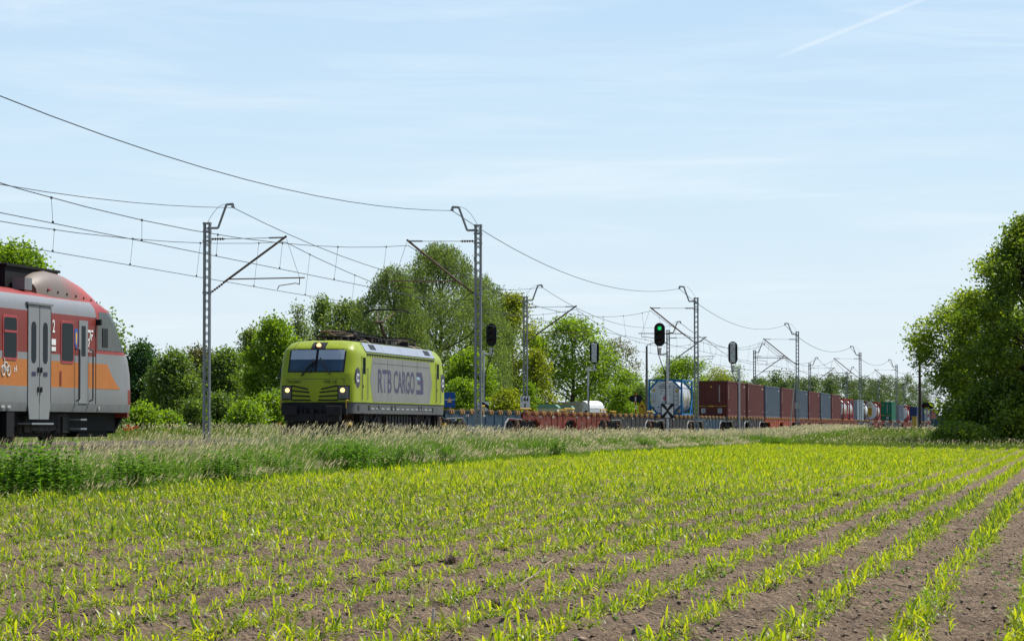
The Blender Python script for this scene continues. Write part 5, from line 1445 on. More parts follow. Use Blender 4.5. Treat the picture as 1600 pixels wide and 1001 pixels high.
g = MB(); g.path([(0, 0, zt - .05), (.1, 0, zt + .12), (.5, 0, zt + .25), (1.3, 0, zt + .3)], .035, n=6); g.build('arm', steel, t)
g = MB(); g.bbox((1.6, 0, zt + .3), (.7, .25, .12), .03); g.build('lamp_head', signalgrey, t)
X = -20.0; Y = Yof(1232.5, X)
zt = Zof(596, X, Y)
g = MB(); g.tube((0, 0, -.5), (.42, 0, zt), .045, .03, n=8)
o = g.build('leaning_rod', mat('weathered_white', (.5, .47, .45), .7, var=.15, dirt=.3)); o.location = (X, Y, 0)
tag(o, 'thin whitish leaning rod in front of the container row', 'rod')
X = -17.6; Y = Yof(1359, X)
t = thing('crossing_sign', 'small white and yellow warning sign with triangle in front of the tanks', 'sign', (X, Y, -.3))
g = MB(); g.tube((0, .03, 0), (0, .03, 2.95), .03, n=8); g.build('post', steel, t)
g = MB(); g.box((0, 0, 2.6), (.36, .02, .46)); pw = g.build('panel', white, t)
g = MB(); g.add([(-.14, -.013, 2.48), (.14, -.013, 2.48), (0, -.013, 2.76)], [(0, 1, 2)]); g.build('triangle', yellow, pw)
g = MB(); g.box((0, 0, 1.98), (.36, .02, .72)); py_ = g.build('lower_panel', yellow, t)
g = MB()
for k in range(5): g.box((0, -.013, 2.22 - k * .11), (.24, .004, .035))
g.build('panel_text', black, py_)
X = -37; Y = Yof(1003, X)
t = thing('warning_sign', 'yellow triangle warning sign with picture above a yellow panel near the lamp post', 'sign', (X, Y, 0))
z = Zof(637, X, Y)
g = MB(); g.tube((0, .03, -.1), (0, .03, z + .5), .03, n=8); g.build('post', steel, t)
g = MB(); g.prism([(-.36, z - .05), (.36, z - .05), (0, z + .7)], 'y', -.02, .0); pt = g.build('triangle', mat('sign_amber', (.72, .42, .03), .5), t)
g = MB(); g.add([(-.16, -.023, z + .05), (.12, -.023, z + .05), (.16, -.023, z + .16), (0, -.023, z + .2), (-.1, -.023, z + .34), (-.06, -.023, z + .18)], [tuple(range(6))]); g.build('pictogram', black, pt)
g = MB(); g.box((0, -.01, z - .32), (.62, .02, .48)); g.build('lower_panel', yellow, t)
# ------------------------------------------------------------------ foliage helpers (numpy)
rg = np.random.default_rng(5)
def unit(v): return v / np.maximum(np.linalg.norm(v, axis=-1, keepdims=True), 1e-9)
def leaf_quads(C, size, r, up=.5, aspect=.62, droop=None):
    """rhombic leaves of random attitude about centres C"""
    n = len(C)
    nrm = unit(r.normal(size=(n, 3)) + np.array([0, 0, up]))
    a = unit(np.cross(nrm, r.normal(size=(n, 3))))
    if droop is not None: a = unit(a * .5 + droop)
    b = unit(np.cross(nrm, a))
    l = size * r.uniform(.6, 1.35, (n, 1)); w = l * aspect
    V = np.stack([C - a * l * .5, C + b * w * .5 + a * l * .08, C + a * l * .5, C - b * w * .5 + a * l * .08], 1).reshape(-1, 3)
    return V, np.arange(n * 4).reshape(-1, 4)
CROWN = {'skirt': [(0, .6), (.2, .64), (.42, .86), (.6, 1), (.8, .75), (1, .2)], 'round': [(0, .35), (.12, .7), (.35, 1), (.6, .98), (.82, .72), (1, .2)], 'spread': [(0, .5), (.2, .9), (.45, 1), (.7, .85), (.9, .5), (1, .15)],
         'tall': [(0, .45), (.15, .85), (.4, 1), (.65, .8), (.85, .5), (1, .1)], 'bush': [(0, .9), (.3, 1), (.6, .9), (.85, .6), (1, .2)],
         'cone': [(0, .8), (.15, 1), (.4, .85), (.7, .55), (1, .05)], 'willow': [(0, .8), (.25, 1), (.5, .95), (.75, .72), (.92, .42), (1, .12)]}
def make_tree(seed, H, Rad, th, style='round', nl=22, nleaf=6000, leaf=.3, twig=10, lobe=(.24, .42), spread=1.5):
    r = np.random.default_rng(seed)
    prof = CROWN[style]; lob = []
    ch = H - th
    for i in range(nl):
        t = (i + r.uniform(0, 1)) / nl
        a = i * 2.39996 + r.uniform(-.5, .5)
        f = np.interp(t, [p[0] for p in prof], [p[1] for p in prof])
        lr = Rad * r.uniform(*lobe) * (.65 + .35 * f)
        rr = max(0, f * Rad - lr * .7) * r.uniform(.45, 1.08) 
        lob.append((rr * math.cos(a), rr * math.sin(a), min(th + ch * t, H - lr * .75), lr))
    lob = np.array(lob)
    # wood
    tb = MB(); tr0 = .016 * H + .05
    ax = [(0, 0, -.25)]
    for k in range(1, 7):
        t = k / 6; ax.append((r.normal() * .05 * Rad * t, r.normal() * .05 * Rad * t, (th + ch * .72) * t))
    for k in range(6): tb.tube(ax[k], ax[k + 1], tr0 * (1 - k * .15), tr0 * (1 - (k + 1) * .15), n=8, cap=False)
    for x, y, z, lr in lob:
        zs_ = max(th * .55, min(z - .25 * math.hypot(x, y) - .12 * ch, th + ch * .66)); u = zs_ / (th + ch * .72); k = min(5, int(u * 6)); f = u * 6 - k
        st = [ax[k][i] * (1 - f) + ax[k + 1][i] * f for i in range(3)]
        mid = [(st[0] + x) / 2 + r.normal() * .08 * Rad, (st[1] + y) / 2 + r.normal() * .08 * Rad, st[2] * .45 + z * .55 + r.normal() * .04 * ch]
        q = tr0 * (.42 - .25 * u)
        tb.tube(st, mid, q, q * .65, n=6, cap=False); tb.tube(mid, (x, y, z), q * .65, q * .25, n=5, cap=False)
        for _ in range(3):
            d = unit(r.normal(size=3) + np.array([0, 0, .3])) * lr * .85
            tb.tube((x, y, z), (x + d[0], y + d[1], z + d[2]), q * .25, q * .08, n=4, cap=False)
    # leaves: twig points in the lobes, a spray of leaves at each
    wgt = lob[:, 3] ** 2; wgt /= wgt.sum()
    nt = max(10, nleaf // twig)
    li = r.choice(len(lob), nt, p=wgt)
    d = unit(r.normal(size=(nt, 3)))
    rad = lob[li, 3:4] * r.uniform(0, 1, (nt, 1)) ** .42
    stray = r.random((nt, 1)) < .2
    rad = np.where(stray, rad * 1.3, rad)
    T = lob[li, :3] + d * rad * np.array([1, 1, .82])
    if style == 'willow':
        Ls = r.uniform(.5, 2.4, (nt, 1)) * min(1, H / 12); k = np.arange(twig)[None, :, None] / twig
        sway = r.normal(size=(nt, 1, 3)) * np.array([.25, .25, 0]); out = unit(T * np.array([1, 1, 0]))[:, None, :]
        C = T[:, None, :] + out * .35 * np.sqrt(k) + sway * k - np.array([0, 0, 1]) * (k ** 1.4) * Ls[:, None, :] + r.normal(size=(nt, twig, 3)) * leaf * .45
        C = C.reshape(-1, 3); V, Q = leaf_quads(C, leaf, r, .3, .38, np.array([0, 0, -.7]))
    else:
        C = (T[:, None, :] + r.normal(size=(nt, twig, 3)) * leaf * spread * np.array([1, 1, .7])).reshape(-1, 3)
        V, Q = leaf_quads(C, leaf, r)
    m = V[:, 2] < .05
    V[m, 2] = .05 + np.abs(V[m, 2]) * .1
    return tb, V, Q
bark = mat('bark', (.06, .048, .038), .9, var=.35, scale=4, stretch=(1, 1, .25), bump=.5)
bark_pale = mat('bark_pale', (.12, .10, .085), .9, var=.35, scale=4, stretch=(1, 1, .25))
def br(c, k): return [(min(.6, t[0] * k * 1.08), min(.6, t[1] * k * .98), t[2] * k) for t in c]
LM = {'mid': leafmat('leaf_mid', br([(.03, .055, .014), (.06, .095, .022), (.10, .14, .03)], 1.958), .42, (1.7, 1.9, .55)),
      'bright': leafmat('leaf_bright', br([(.05, .10, .012), (.095, .165, .016), (.15, .22, .02)], 1.486), .5, (1.8, 1.85, .5)),
      'yellow': leafmat('leaf_yellow', br([(.06, .095, .012), (.12, .16, .016), (.19, .22, .02)], 1.531), .5, (1.8, 1.75, .5)),
      'willow': leafmat('leaf_willow', br([(.05, .08, .026), (.085, .125, .036), (.135, .175, .055)], 1.812), .4, (1.5, 1.6, .7)),
      'dark': leafmat('leaf_dark', br([(.014, .036, .014), (.025, .06, .018), (.045, .09, .022)], 1.897), .3, (1.5, 1.8, .6)),
      'brown': leafmat('leaf_brown', br([(.045, .06, .02), (.075, .085, .03), (.115, .12, .045)], 1.74), .4, (1.6, 1.5, .6)),
      'far': leafmat('leaf_far', br([(.03, .055, .025), (.05, .08, .03), (.08, .11, .04)], 1.755), .4, (1.6, 1.7, .7)),
      'right': leafmat('leaf_right', br([(.02, .042, .009), (.05, .085, .012), (.13, .165, .018)], 2.376), .45, (1.9, 1.9, .45))}
NT_ = 0
def tree(px, X, top, wpx, style, m, label, name='tree', th=.22, nl=22, nleaf=7000, leaf=.3, group=None, cat='tree', bk=bark, lobe=(.24, .42), Hs=None, twig=10, spread=1.5, base=None):
    global NT_
    NT_ += 1
    Y = Yof(px, X); dp = depth(X, Y); s = F / dp
    zb = gz(X, Y) if base is None else base
    H = (CAMZ + (665 - top) / s) - zb if Hs is None else Hs
    rad = wpx / 2 / s
    tb, V, Q = make_tree(100 + NT_, H, rad, H * th, style, nl, nleaf, leaf, twig, lobe, spread)
    # keep the top where it should be
    k = H / np.percentile(V[:, 2], 99.8); V[:, 2] *= k; tb.v = [(a, b, c * k) for a, b, c in tb.v]
    q = np.percentile(np.abs(V[:, 0]), 98.5); V[:, :2] *= rad / q * 1.0
    tb.v = [(a * rad / q, b * rad / q, c) for a, b, c in tb.v]
    t = thing(name, label, cat, (X, Y, zb), 0, group)
    tb.build('trunk' if name != 'bush' else 'stem', bk, t, smooth=60)
    npmesh('crown' if name != 'bush' else 'foliage', V, Q, LM[m], t)
    return t
G1 = 'trees beyond the railway'
TREES = [
 (22, -58, 380, 130, 'round', 'bright', 'yellow green tree top showing above the passenger train roof', .2, 26, 13000, .3),
 (128, -66, 470, 120, 'round', 'mid', 'green tree hidden behind the nose of the passenger train', .2, 16, 3500, .34),
 (222, -62, 534, 62, 'tall', 'dark', 'dark green round topped tree just beyond the passenger train nose', .1, 20, 8000, .27),
 (270, -56, 546, 66, 'round', 'mid', 'olive green tree between the dark tree and the tall mast', .1, 20, 8000, .27),
 (312, -66, 541, 60, 'round', 'brown', 'dull olive tree directly behind the tall mast between the trains', .1, 18, 6000, .27),
 (352, -58, 544, 68, 'round', 'mid', 'mid green tree with round crown halfway from the tall mast to the locomotive', .12, 20, 8000, .27),
 (392, -64, 513, 52, 'tall', 'willow', 'grey green slender tree beside the bright green one by the locomotive', .1, 20, 6000, .27),
 (428, -50, 496, 84, 'tall', 'bright', 'bright green tree rising beside the locomotive front', .1, 26, 11000, .26),
 (466, -60, 474, 46, 'tall', 'willow', 'sparse thin topped tree above the front corner of the locomotive', .25, 20, 2600, .24),
 (505, -60, 462, 50, 'tall', 'mid', 'slim pointed green tree above the locomotive roof', .2, 20, 5000, .27),
 (545, -54, 470, 92, 'round', 'willow', 'pale grey green bushy tree behind the locomotive roof', .15, 26, 9000, .26),
 (612, -50, 418, 120, 'willow', 'willow', 'shoulder high willow with hanging pale twigs above the raised pantograph', .15, 30, 15000, .25),
 (690, -50, 384, 165, 'willow', 'willow', 'tallest weeping willow with hanging twigs behind the locomotive and mast', .12, 44, 30000, .25),
 (752, -54, 432, 100, 'willow', 'willow', 'lower willow behind the unlit signal', .1, 26, 12000, .25),
 (735, -46, 545, 84, 'bush', 'bright', 'low bright green tree behind the blue flat wagon', .08, 20, 8000, .26),
 (800, -54, 458, 84, 'round', 'yellow', 'vivid yellow green maple behind the mast with the kilometre plate', .12, 26, 10000, .3),
 (840, -49, 545, 50, 'bush', 'yellow', 'small yellow green tree beside the dark trunked oak', .1, 18, 5000, .28),
 (893, -48, 494, 116, 'spread', 'bright', 'spreading oak with dark visible trunk above the red flat wagon', .30, 26, 7500, .28),
 (962, -52, 528, 72, 'spread', 'brown', 'thin brownish tree with sky showing through beside the spreading oak', .25, 24, 3300, .26),
 (976, -50, 578, 84, 'bush', 'bright', 'leafy green thicket tree beside the lamp post', .05, 18, 7000, .28),
 (1068, -60, 556, 74, 'round', 'bright', 'bright green tree right behind the tank container and green lit signal', .12, 22, 7000, .36),
 (1118, -58, 573, 56, 'bush', 'yellow', 'yellow green low tree above the foremost maroon container', .1, 18, 4500, .34),
 (1152, -60, 566, 34, 'tall', 'mid', 'thin loose tree between the grey backed signal and the next mast', .2, 14, 1300, .32),
 (1030, -70, 585, 46, 'bush', 'mid', 'green shrubby tree between lamp post and tank container frame', .05, 14, 3000, .36),
 (1190, -75, 588, 40, 'cone', 'dark', 'small dark conical tree above the second maroon container', .05, 16, 2500, .4),
]
for px, X, top, w, st, m, lb, th, nl, nf, lf in TREES:
    tree(px, X, top, w * 1.14, st, m, lb, th=th, nl=int(nl * 1.5), nleaf=int(nf * 2.0), leaf=lf * .78, group=G1, lobe=(.15, .3), spread=1.9)
BUSH = [(178, -44, 628, 60, 'mid', 'low green bush under the nose of the passenger train'), (222, -43, 628, 64, 'bright', 'bright round bush just beyond the passenger train nose'), (262, -44, 640, 50, 'bright', 'small pale green bush between the train nose and tall mast foot'),
        (302, -47, 622, 60, 'mid', 'mid green bush directly behind the tall mast foot'), (345, -46, 612, 62, 'mid', 'green bush just past the tall mast foot towards the locomotive'), (386, -43, 622, 66, 'bright', 'bright green bush halfway between mast and locomotive'),
        (424, -44, 608, 70, 'bright', 'bright green bush touching the front edge of the locomotive'), (722, -42, 590, 70, 'bright', 'sunlit bush behind the blue warning sign'), (790, -43, 606, 66, 'yellow', 'sunlit yellow green bush behind the blue wagon end'),
        (826, -45, 596, 44, 'bright', 'bright bush beside the green roofed kiosks'), (915, -60, 610, 60, 'mid', 'bush behind the white lorry'), (972, -44, 600, 52, 'bright', 'tall bush between the white lorry and the crossing lights'), (1000, -46, 600, 50, 'mid', 'bush behind the far crossing lights near the lamp post')]
for px, X, top, w, m, lb in BUSH:
    tree(px, X, top, w, 'bush', m, lb, name='bush', th=.04, nl=24, nleaf=7000, leaf=.19, group='bushes beyond the railway', cat='bush', lobe=(.18, .36), spread=1.8)
# right hand tree group beside the field end
tree(1612, -3.0, 338, 235, 'tall', 'right', 'tallest dark green tree at the far end of the field', th=.04, nl=84, nleaf=56000, leaf=.21, lobe=(.12, .22), twig=12, spread=1.35)
tree(1550, -5.8, 452, 232, 'skirt', 'right', 'lower spreading tree with bright leaf edges in front of the tallest field end tree', th=.0, nl=70, nleaf=38000, leaf=.2, lobe=(.13, .24), twig=12, spread=1.35)
tree(1700, .8, 400, 240, 'tall', 'right', 'dark tree standing behind the tallest tree at the field end', th=.1, nl=26, nleaf=9000, leaf=.34)
for px, X, top, w, lb in ((1500, -7.4, 660, 84, 'low leafy bush in front of the dark blue car'), (1556, -5.25, 590, 140, 'dark shaded bush under the lower spreading tree at the field end'), (1612, -3.0, 570, 150, 'dark shaded bush under the tallest tree at the field end')):
    tree(px, X, top, w, 'bush', 'right', lb, name='bush', th=.0, nl=34, nleaf=16000, leaf=.22, group='bushes under the field end trees', cat='bush', lobe=(.24, .4))
# far woods, one mass
V_, Q_, nv = [], [], 0
r = np.random.default_rng(77)
px = 1120.0
while px < 1672:
    X = -r.uniform(62, 96); p = px + r.uniform(-4, 4); Y = Yof(p, X)
    if Y < 1700:
        s = F / depth(X, Y); top = 590 + r.normal() * 5 + (5 if px < 1180 else 0); H = (665 - top) / s; rad = r.uniform(9, 16) / s * 1.0
        st = ['round', 'tall', 'cone', 'round'][r.integers(4)]
        tb, V, Q = make_tree(int(r.integers(1e6)), H, max(rad, H * .2), H * .04, st, 16, 2600, max(.5, 1.7 / s), 8)
        V = V * np.array([1, 1, H / np.percentile(V[:, 2], 99.5)]) + np.array([X, Y, .1]); V_.append(V); Q_.append(Q + nv); nv += len(V)
    px += 4.2 + 2.2 * r.random()
tag(npmesh('distant_woods', np.concatenate(V_), np.concatenate(Q_), LM['far']), 'hazy green woods far beyond the freight train', kind='stuff')

# ------------------------------------------------------------------ strips: grass blades and maize leaves
def strips(P, ang, L, Wd, phi0, phi1, segs, twist=None, base_w=.6):
    """curved leaf strips: start P, heading ang, length L, width, angle from vertical going phi0 -> phi1"""
    n = len(P); t = np.linspace(0, 1, segs + 1)
    ph = phi0[:, None] + (phi1 - phi0)[:, None] * t[None, :]
    st = L[:, None] / segs
    mid = (ph[:, 1:] + ph[:, :-1]) / 2
    hx = np.concatenate([np.zeros((n, 1)), np.cumsum(np.sin(mid) * st, 1)], 1); hz = np.concatenate([np.zeros((n, 1)), np.cumsum(np.cos(mid) * st, 1)], 1)
    dx, dy = np.cos(ang), np.sin(ang)
    C = np.stack([P[:, None, 0] + dx[:, None] * hx, P[:, None, 1] + dy[:, None] * hx, P[:, None, 2] + hz], -1)
    w = np.interp(t, [0, .3, .7, 1], [base_w, 1, .75, .06])
    ta = ang + math.pi / 2 + (0 if twist is None else twist)
    S = np.stack([np.cos(ta), np.sin(ta), np.zeros(n)], -1)[:, None, :] * (Wd[:, None] * w[None, :] * .5)[..., None]
    V = np.stack([C - S, C + S], 2).reshape(n, -1, 3)
    k = 2 * (segs + 1); i = np.arange(segs) * 2
    q = np.stack([i, i + 1, i + 3, i + 2], -1)
    Q = (np.arange(n)[:, None, None] * k + q[None]).reshape(-1, 4)
    return V.reshape(-1, 3), Q, C[:, -1]
class Bag:
    def __init__(s): s.V, s.Q, s.M, s.n = [], [], [], 0
    def add(s, V, Q, m=0): s.V.append(V); s.Q.append(Q + s.n); s.M.append(np.full(len(Q), m)); s.n += len(V)
    def build(s, name, mats, parent=None): return npmesh(name, np.concatenate(s.V), np.concatenate(s.Q), mats, parent, np.concatenate(s.M) if len(s.M) else None)
# maize
maize_m = leafmat('maize_leaf', [(.055, .13, .018), (.15, .245, .018), (.255, .335, .022), (.40, .43, .03)], .56, (1.75, 1.6, .35), rough=.4, clump=.2, clump_scale=.5, gloss=.13)
def maize(P, size, r, nleaf, segs):
    n = len(P); bag = Bag(); az = r.uniform(0, 2 * math.pi, n) * .5 + r.integers(0, 2, n) * 1.2
    for k in range(nleaf):
        a = az + (k % 2) * math.pi + r.normal(size=n) * .35
        q = P.copy(); q[:, 2] += size * (.03 + .10 * k)
        L = size * r.uniform(.5, 1.0, n) * (1.0 if k < nleaf - 1 else .75)
        f0 = r.uniform(.25, 1.0, n) * (1 if k < nleaf - 1 else .4); f1 = f0 + r.uniform(.7, 2.5, n) * (1 if k < nleaf - 1 else .35)
        V, Q, _ = strips(q, a, L, size * r.uniform(.07, .125, n), f0, f1, segs, r.normal(size=n) * .5)
        bag.add(V, Q)
    if segs > 2:
        V, Q, _ = strips(P - np.array([0, 0, .02]), az, size * np.full(n, .5), size * np.full(n, .07), np.zeros(n), r.uniform(0, .1, n), 2, None, 1.0); bag.add(V, Q)
        V, Q, _ = strips(P - np.array([0, 0, .02]), az + 1.57, size * np.full(n, .5), size * np.full(n, .07), np.zeros(n), r.uniform(0, .1, n), 2, None, 1.0); bag.add(V, Q)
    return bag
r = np.random.default_rng(21)
PP = []
for k in range(-9, 25):
    xr = ROW0 - ROWS * k
    y = 17.0
    ys_ = np.arange(15.5, 183, .046); ys_ = ys_ + r.normal(size=len(ys_)) * .03
    gap = vnoise(np.full(len(ys_), xr), ys_, 31 + k, .9) + .5
    keep = r.random(len(ys_)) < np.where(gap > .16, .95, .5)
    ys_ = ys_[keep]; x = xr + r.normal(size=len(ys_)) * .07 + .03 * np.sin(ys_ * .35 + k)
    PP.append(np.stack([x, ys_], -1))
PP = np.concatenate(PP)
pj = 800 + F * (PP[:, 0] * cs + PP[:, 1] * sn) / (-PP[:, 0] * sn + PP[:, 1] * cs)
dpt = -PP[:, 0] * sn + PP[:, 1] * cs
ok = (pj > -200) & (pj < 1760 + 24 * np.maximum(0, dpt - 20)) & (PP[:, 0] > wb(PP[:, 1]) + .15) & (PP[:, 1] < 181 - (PP[:, 0] + 18) * .6)
# wheel track without plants
PP, pj, dpt = PP[ok], pj[ok], dpt[ok]
Z = fieldz(PP[:, 0], PP[:, 1]); P3 = np.stack([PP[:, 0], PP[:, 1], Z], -1)
sizes = r.uniform(.085, .16, len(P3)) * (1 + .45 * vnoise(PP[:, 0], PP[:, 1], 55, .8)) * (1 + .35 * vnoise(PP[:, 0], PP[:, 1], 56, .12))
py = 665 + (CAMZ - Z) * F / dpt
vis = (pj > -10) & (pj < 1610) & (py < 1012)
order = np.where(vis)[0][np.argsort(dpt[vis])][:300]
ind = np.zeros(len(P3), bool); ind[order] = True
protos = []
for k in range(10):
    b = maize(np.zeros((1, 3)), np.array([1.0]), r, 6 + k % 3, 5); o = b.build('maize_seedling', maize_m); protos.append(o)
def_lab = 'larger looking young maize plant with arching yellow green leaves in the front rows'
for j, i in enumerate(order):
    o = protos[j % 10] if j < 10 else protos[j % 10].copy()
    if j >= 10: COL.objects.link(o)
    s = sizes[i] * 1.02
    o.location = P3[i] - np.array([0, 0, .012]); o.scale = (s, s, s); o.rotation_euler = (0, 0, r.uniform(0, 6.28))
    tag(o, def_lab, 'maize plant', 'maize plants in the front rows of the field')
rest = Bag()
for lo, hi, nf, sg, sc in ((0, 34, 6, 4, 1.0), (34, 62, 5, 3, 1.45), (62, 400, 4, 2, 1.75)):
    m = (~ind) & (dpt >= lo) & (dpt < hi)
    b = maize(P3[m] - np.array([0, 0, .012]), sizes[m] * sc, r, nf, sg)
    rest.add(np.concatenate(b.V), np.concatenate(b.Q))
tag(rest.build('maize_crop', maize_m), 'young maize in long rows across the whole field', kind='stuff')

# seedling weeds, clods, chopped straw
weed_m = leafmat('weed_leaf', [(.06, .14, .02), (.11, .21, .025), (.18, .29, .03)], .35, (1.4, 1.6, .5), clump=.2)
r = np.random.default_rng(8)
n = 6500; yy = 17 + 50 * r.random(n) ** 1.6; xx = r.uniform(-9, 2, n)
kp = (vnoise(xx, yy, 61, .8) + .5 + .06 * (xx + 3)) > .42
xx, yy = xx[kp], yy[kp]; n = len(xx); P = np.stack([xx, yy, fieldz(xx, yy)], -1); b = Bag()
for k in range(4):
    a = k * 1.57 + r.uniform(0, 6.28, n); V, Q, _ = strips(P, a, r.uniform(.02, .06, n), r.uniform(.014, .03, n), r.uniform(.3, .9, n), r.uniform(1.1, 1.8, n), 2, None, .4); b.add(V, Q)
tag(b.build('weed_seedlings', weed_m), 'tiny weed seedlings between the maize rows', kind='stuff')
n = 60000; yy = 17 + 60 * r.random(n) ** 1.5; xx = r.uniform(-13, 2, n)
pjx = 800 + F * (xx * cs + yy * sn) / (-xx * sn + yy * cs); kp = (pjx > -60) & (pjx < 1680); xx, yy = xx[kp], yy[kp]; n = len(xx)
base = unit(np.array([[1, 0, 0], [-1, 0, 0], [0, 1, 0], [0, -1, 0], [0, 0, 1], [0, 0, -1], [.7, .7, .5], [-.7, .7, .5], [-.7, -.7, .5], [.7, -.7, .5]], float))
fc = np.array([[4, 6, 2], [4, 2, 7], [4, 7, 1], [4, 1, 8], [4, 8, 3], [4, 3, 9], [4, 9, 0], [4, 0, 6], [5, 2, 0], [5, 1, 2], [5, 3, 1], [5, 0, 3], [0, 2, 6], [2, 1, 7], [1, 3, 8], [3, 0, 9]])
sz = .005 + .016 * r.random(n) ** 3 + .006 * (r.random(n) < .02)
V = base[None] * (1 + .35 * r.normal(size=(n, 10, 1))) * sz[:, None, None] * np.array([1.2, 1.2, .55])
rt = r.uniform(0, 6.28, n); c_, s_ = np.cos(rt)[:, None], np.sin(rt)[:, None]
V = np.stack([V[..., 0] * c_ - V[..., 1] * s_, V[..., 0] * s_ + V[..., 1] * c_, V[..., 2]], -1) + np.stack([xx, yy, fieldz(xx, yy) + sz * .3], -1)[:, None, :]
Q = (np.arange(n)[:, None, None] * 10 + fc[None]).reshape(-1, 3)
tag(npmesh('soil_clods', V.reshape(-1, 3), Q, clod_m), 'small earth clods strewn over the field', kind='stuff')
straw_m = leafmat('straw', [(.22, .17, .11), (.36, .29, .20), (.52, .45, .34)], .15, (1, 1, 1), clump=.1)
n = 8000; yy = 17 + 60 * r.random(n) ** 1.5; xx = r.uniform(-12, 2, n)
P = np.stack([xx, yy, fieldz(xx, yy) + .008], -1); V, Q, _ = strips(P, r.uniform(0, 6.28, n), .012 + .11 * r.random(n) ** 5, .004 + .008 * r.random(n), np.full(n, 1.45) + r.normal(size=n) * .12, np.full(n, 1.5) + r.normal(size=n) * .25, 2, None, .8)
tag(npmesh('straw_litter', V, Q, straw_m), 'chopped pale straw lying on the soil', kind='stuff')
stalk_m = mat('dry_stalk', (.40, .31, .20), .8, var=.25, scale=9)
def groundpt(px, py, h=0):
    v = cam.rotation_euler.to_matrix() @ Vector(((px - 800) / F, (500.5 - py) / F, -1)); t = 0
    z = -.9
    for _ in range(12):
        t = (z - CAMZ) / v.z; X, Y = v.x * t, v.y * t; z = float(fieldz(np.array([X]), np.array([Y]))[0])
    return X, Y, z
for px, py, ln, an, ang in ((1408, 920, .45, 8, 0), (1440, 923, .2, 12, 10), (1190, 890, .22, 170, 0), (1505, 833, .3, 5, 0), (1305, 830, .25, 150, 5), (1195, 806, .2, 30, 20), (812, 915, .5, 60, 25), (1400, 912, .15, 100, 0), (1574, 883, .22, 25, 0), (1300, 911, .16, 70, 10), (1498, 874, .14, 90, 50), (1022, 957, .2, 5, 0), (1155, 975, .2, 40, 5), (640, 902, .22, 20, 0), (950, 950, .26, 20, 0), (1340, 940, .2, -20, 0)):
    X, Y, z = groundpt(px, py); a, e = R(an), R(ang)
    g = MB(); d = Vector((math.cos(a) * math.cos(e), math.sin(a) * math.cos(e), math.sin(e)))
    k = 5; P = [Vector((0, 0, .012)) + d * (ln * (i / k - .3 * (ang < 15))) + Vector((0, 0, .012 * math.sin(i * 1.9))) for i in range(k + 1)]
    for i in range(k): g.tube(P[i], P[i + 1], .012 - .001 * i, .011 - .001 * i, n=6)
    g.tube(P[2], P[2] + d * .01, .016, n=6); o = g.build('dry_stalk', stalk_m); o.location = (X, Y, z)
    tag(o, 'pale dry stalk lying on the bare soil between maize rows', 'dry stalk', 'dry stalks on the field')
X, Y, z = groundpt(676, 972); g = MB(); g.tube((0, 0, -.03), (.005, 0, .1), .012, .009, n=8); g.tube((.0, 0, .03), (.035, .01, .06), .005, n=5); o = g.build('dry_stub', mat('bleached_stalk', (.62, .56, .46), .8, var=.15)); o.location = (X, Y, z); tag(o, 'short upright bleached stalk stub in the front of the field', 'stalk stub')
def dry_tuft(px, py, s, lab, m):
    X, Y, z = groundpt(px, py); n = 130; P = np.stack([r.normal(size=n) * .03 * s, r.normal(size=n) * .03 * s, np.zeros(n)], -1)
    V, Q, _ = strips(P, r.uniform(0, 6.28, n), s * r.uniform(.08, .2, n), np.full(n, .006 * s), r.uniform(0, .5, n), r.uniform(.6, 2, n), 3); o = npmesh('dry_tuft', V, Q, m); o.location = (X, Y, z); tag(o, lab, 'dry tuft')
root_m = leafmat('dead_root', [(.08, .055, .038), (.13, .095, .065), (.2, .15, .1)], .1, (1, 1, 1))
dry_tuft(773, 946, .8, 'dark brown dead root tuft near the bottom centre of the field', root_m); dry_tuft(938, 858, .9, 'brown dead tuft on bare soil in mid field', root_m); dry_tuft(1308, 775, 1.1, 'larger clump of brown dead roots far out on the field', root_m); dry_tuft(835, 775, 1.1, 'brown dead clump among the maize in the upper middle of the field', root_m); dry_tuft(705, 876, .8, 'dry brown tuft among thick maize in mid field', root_m); dry_tuft(1370, 845, .8, 'brown root tuft on the widest bare soil strip', root_m)

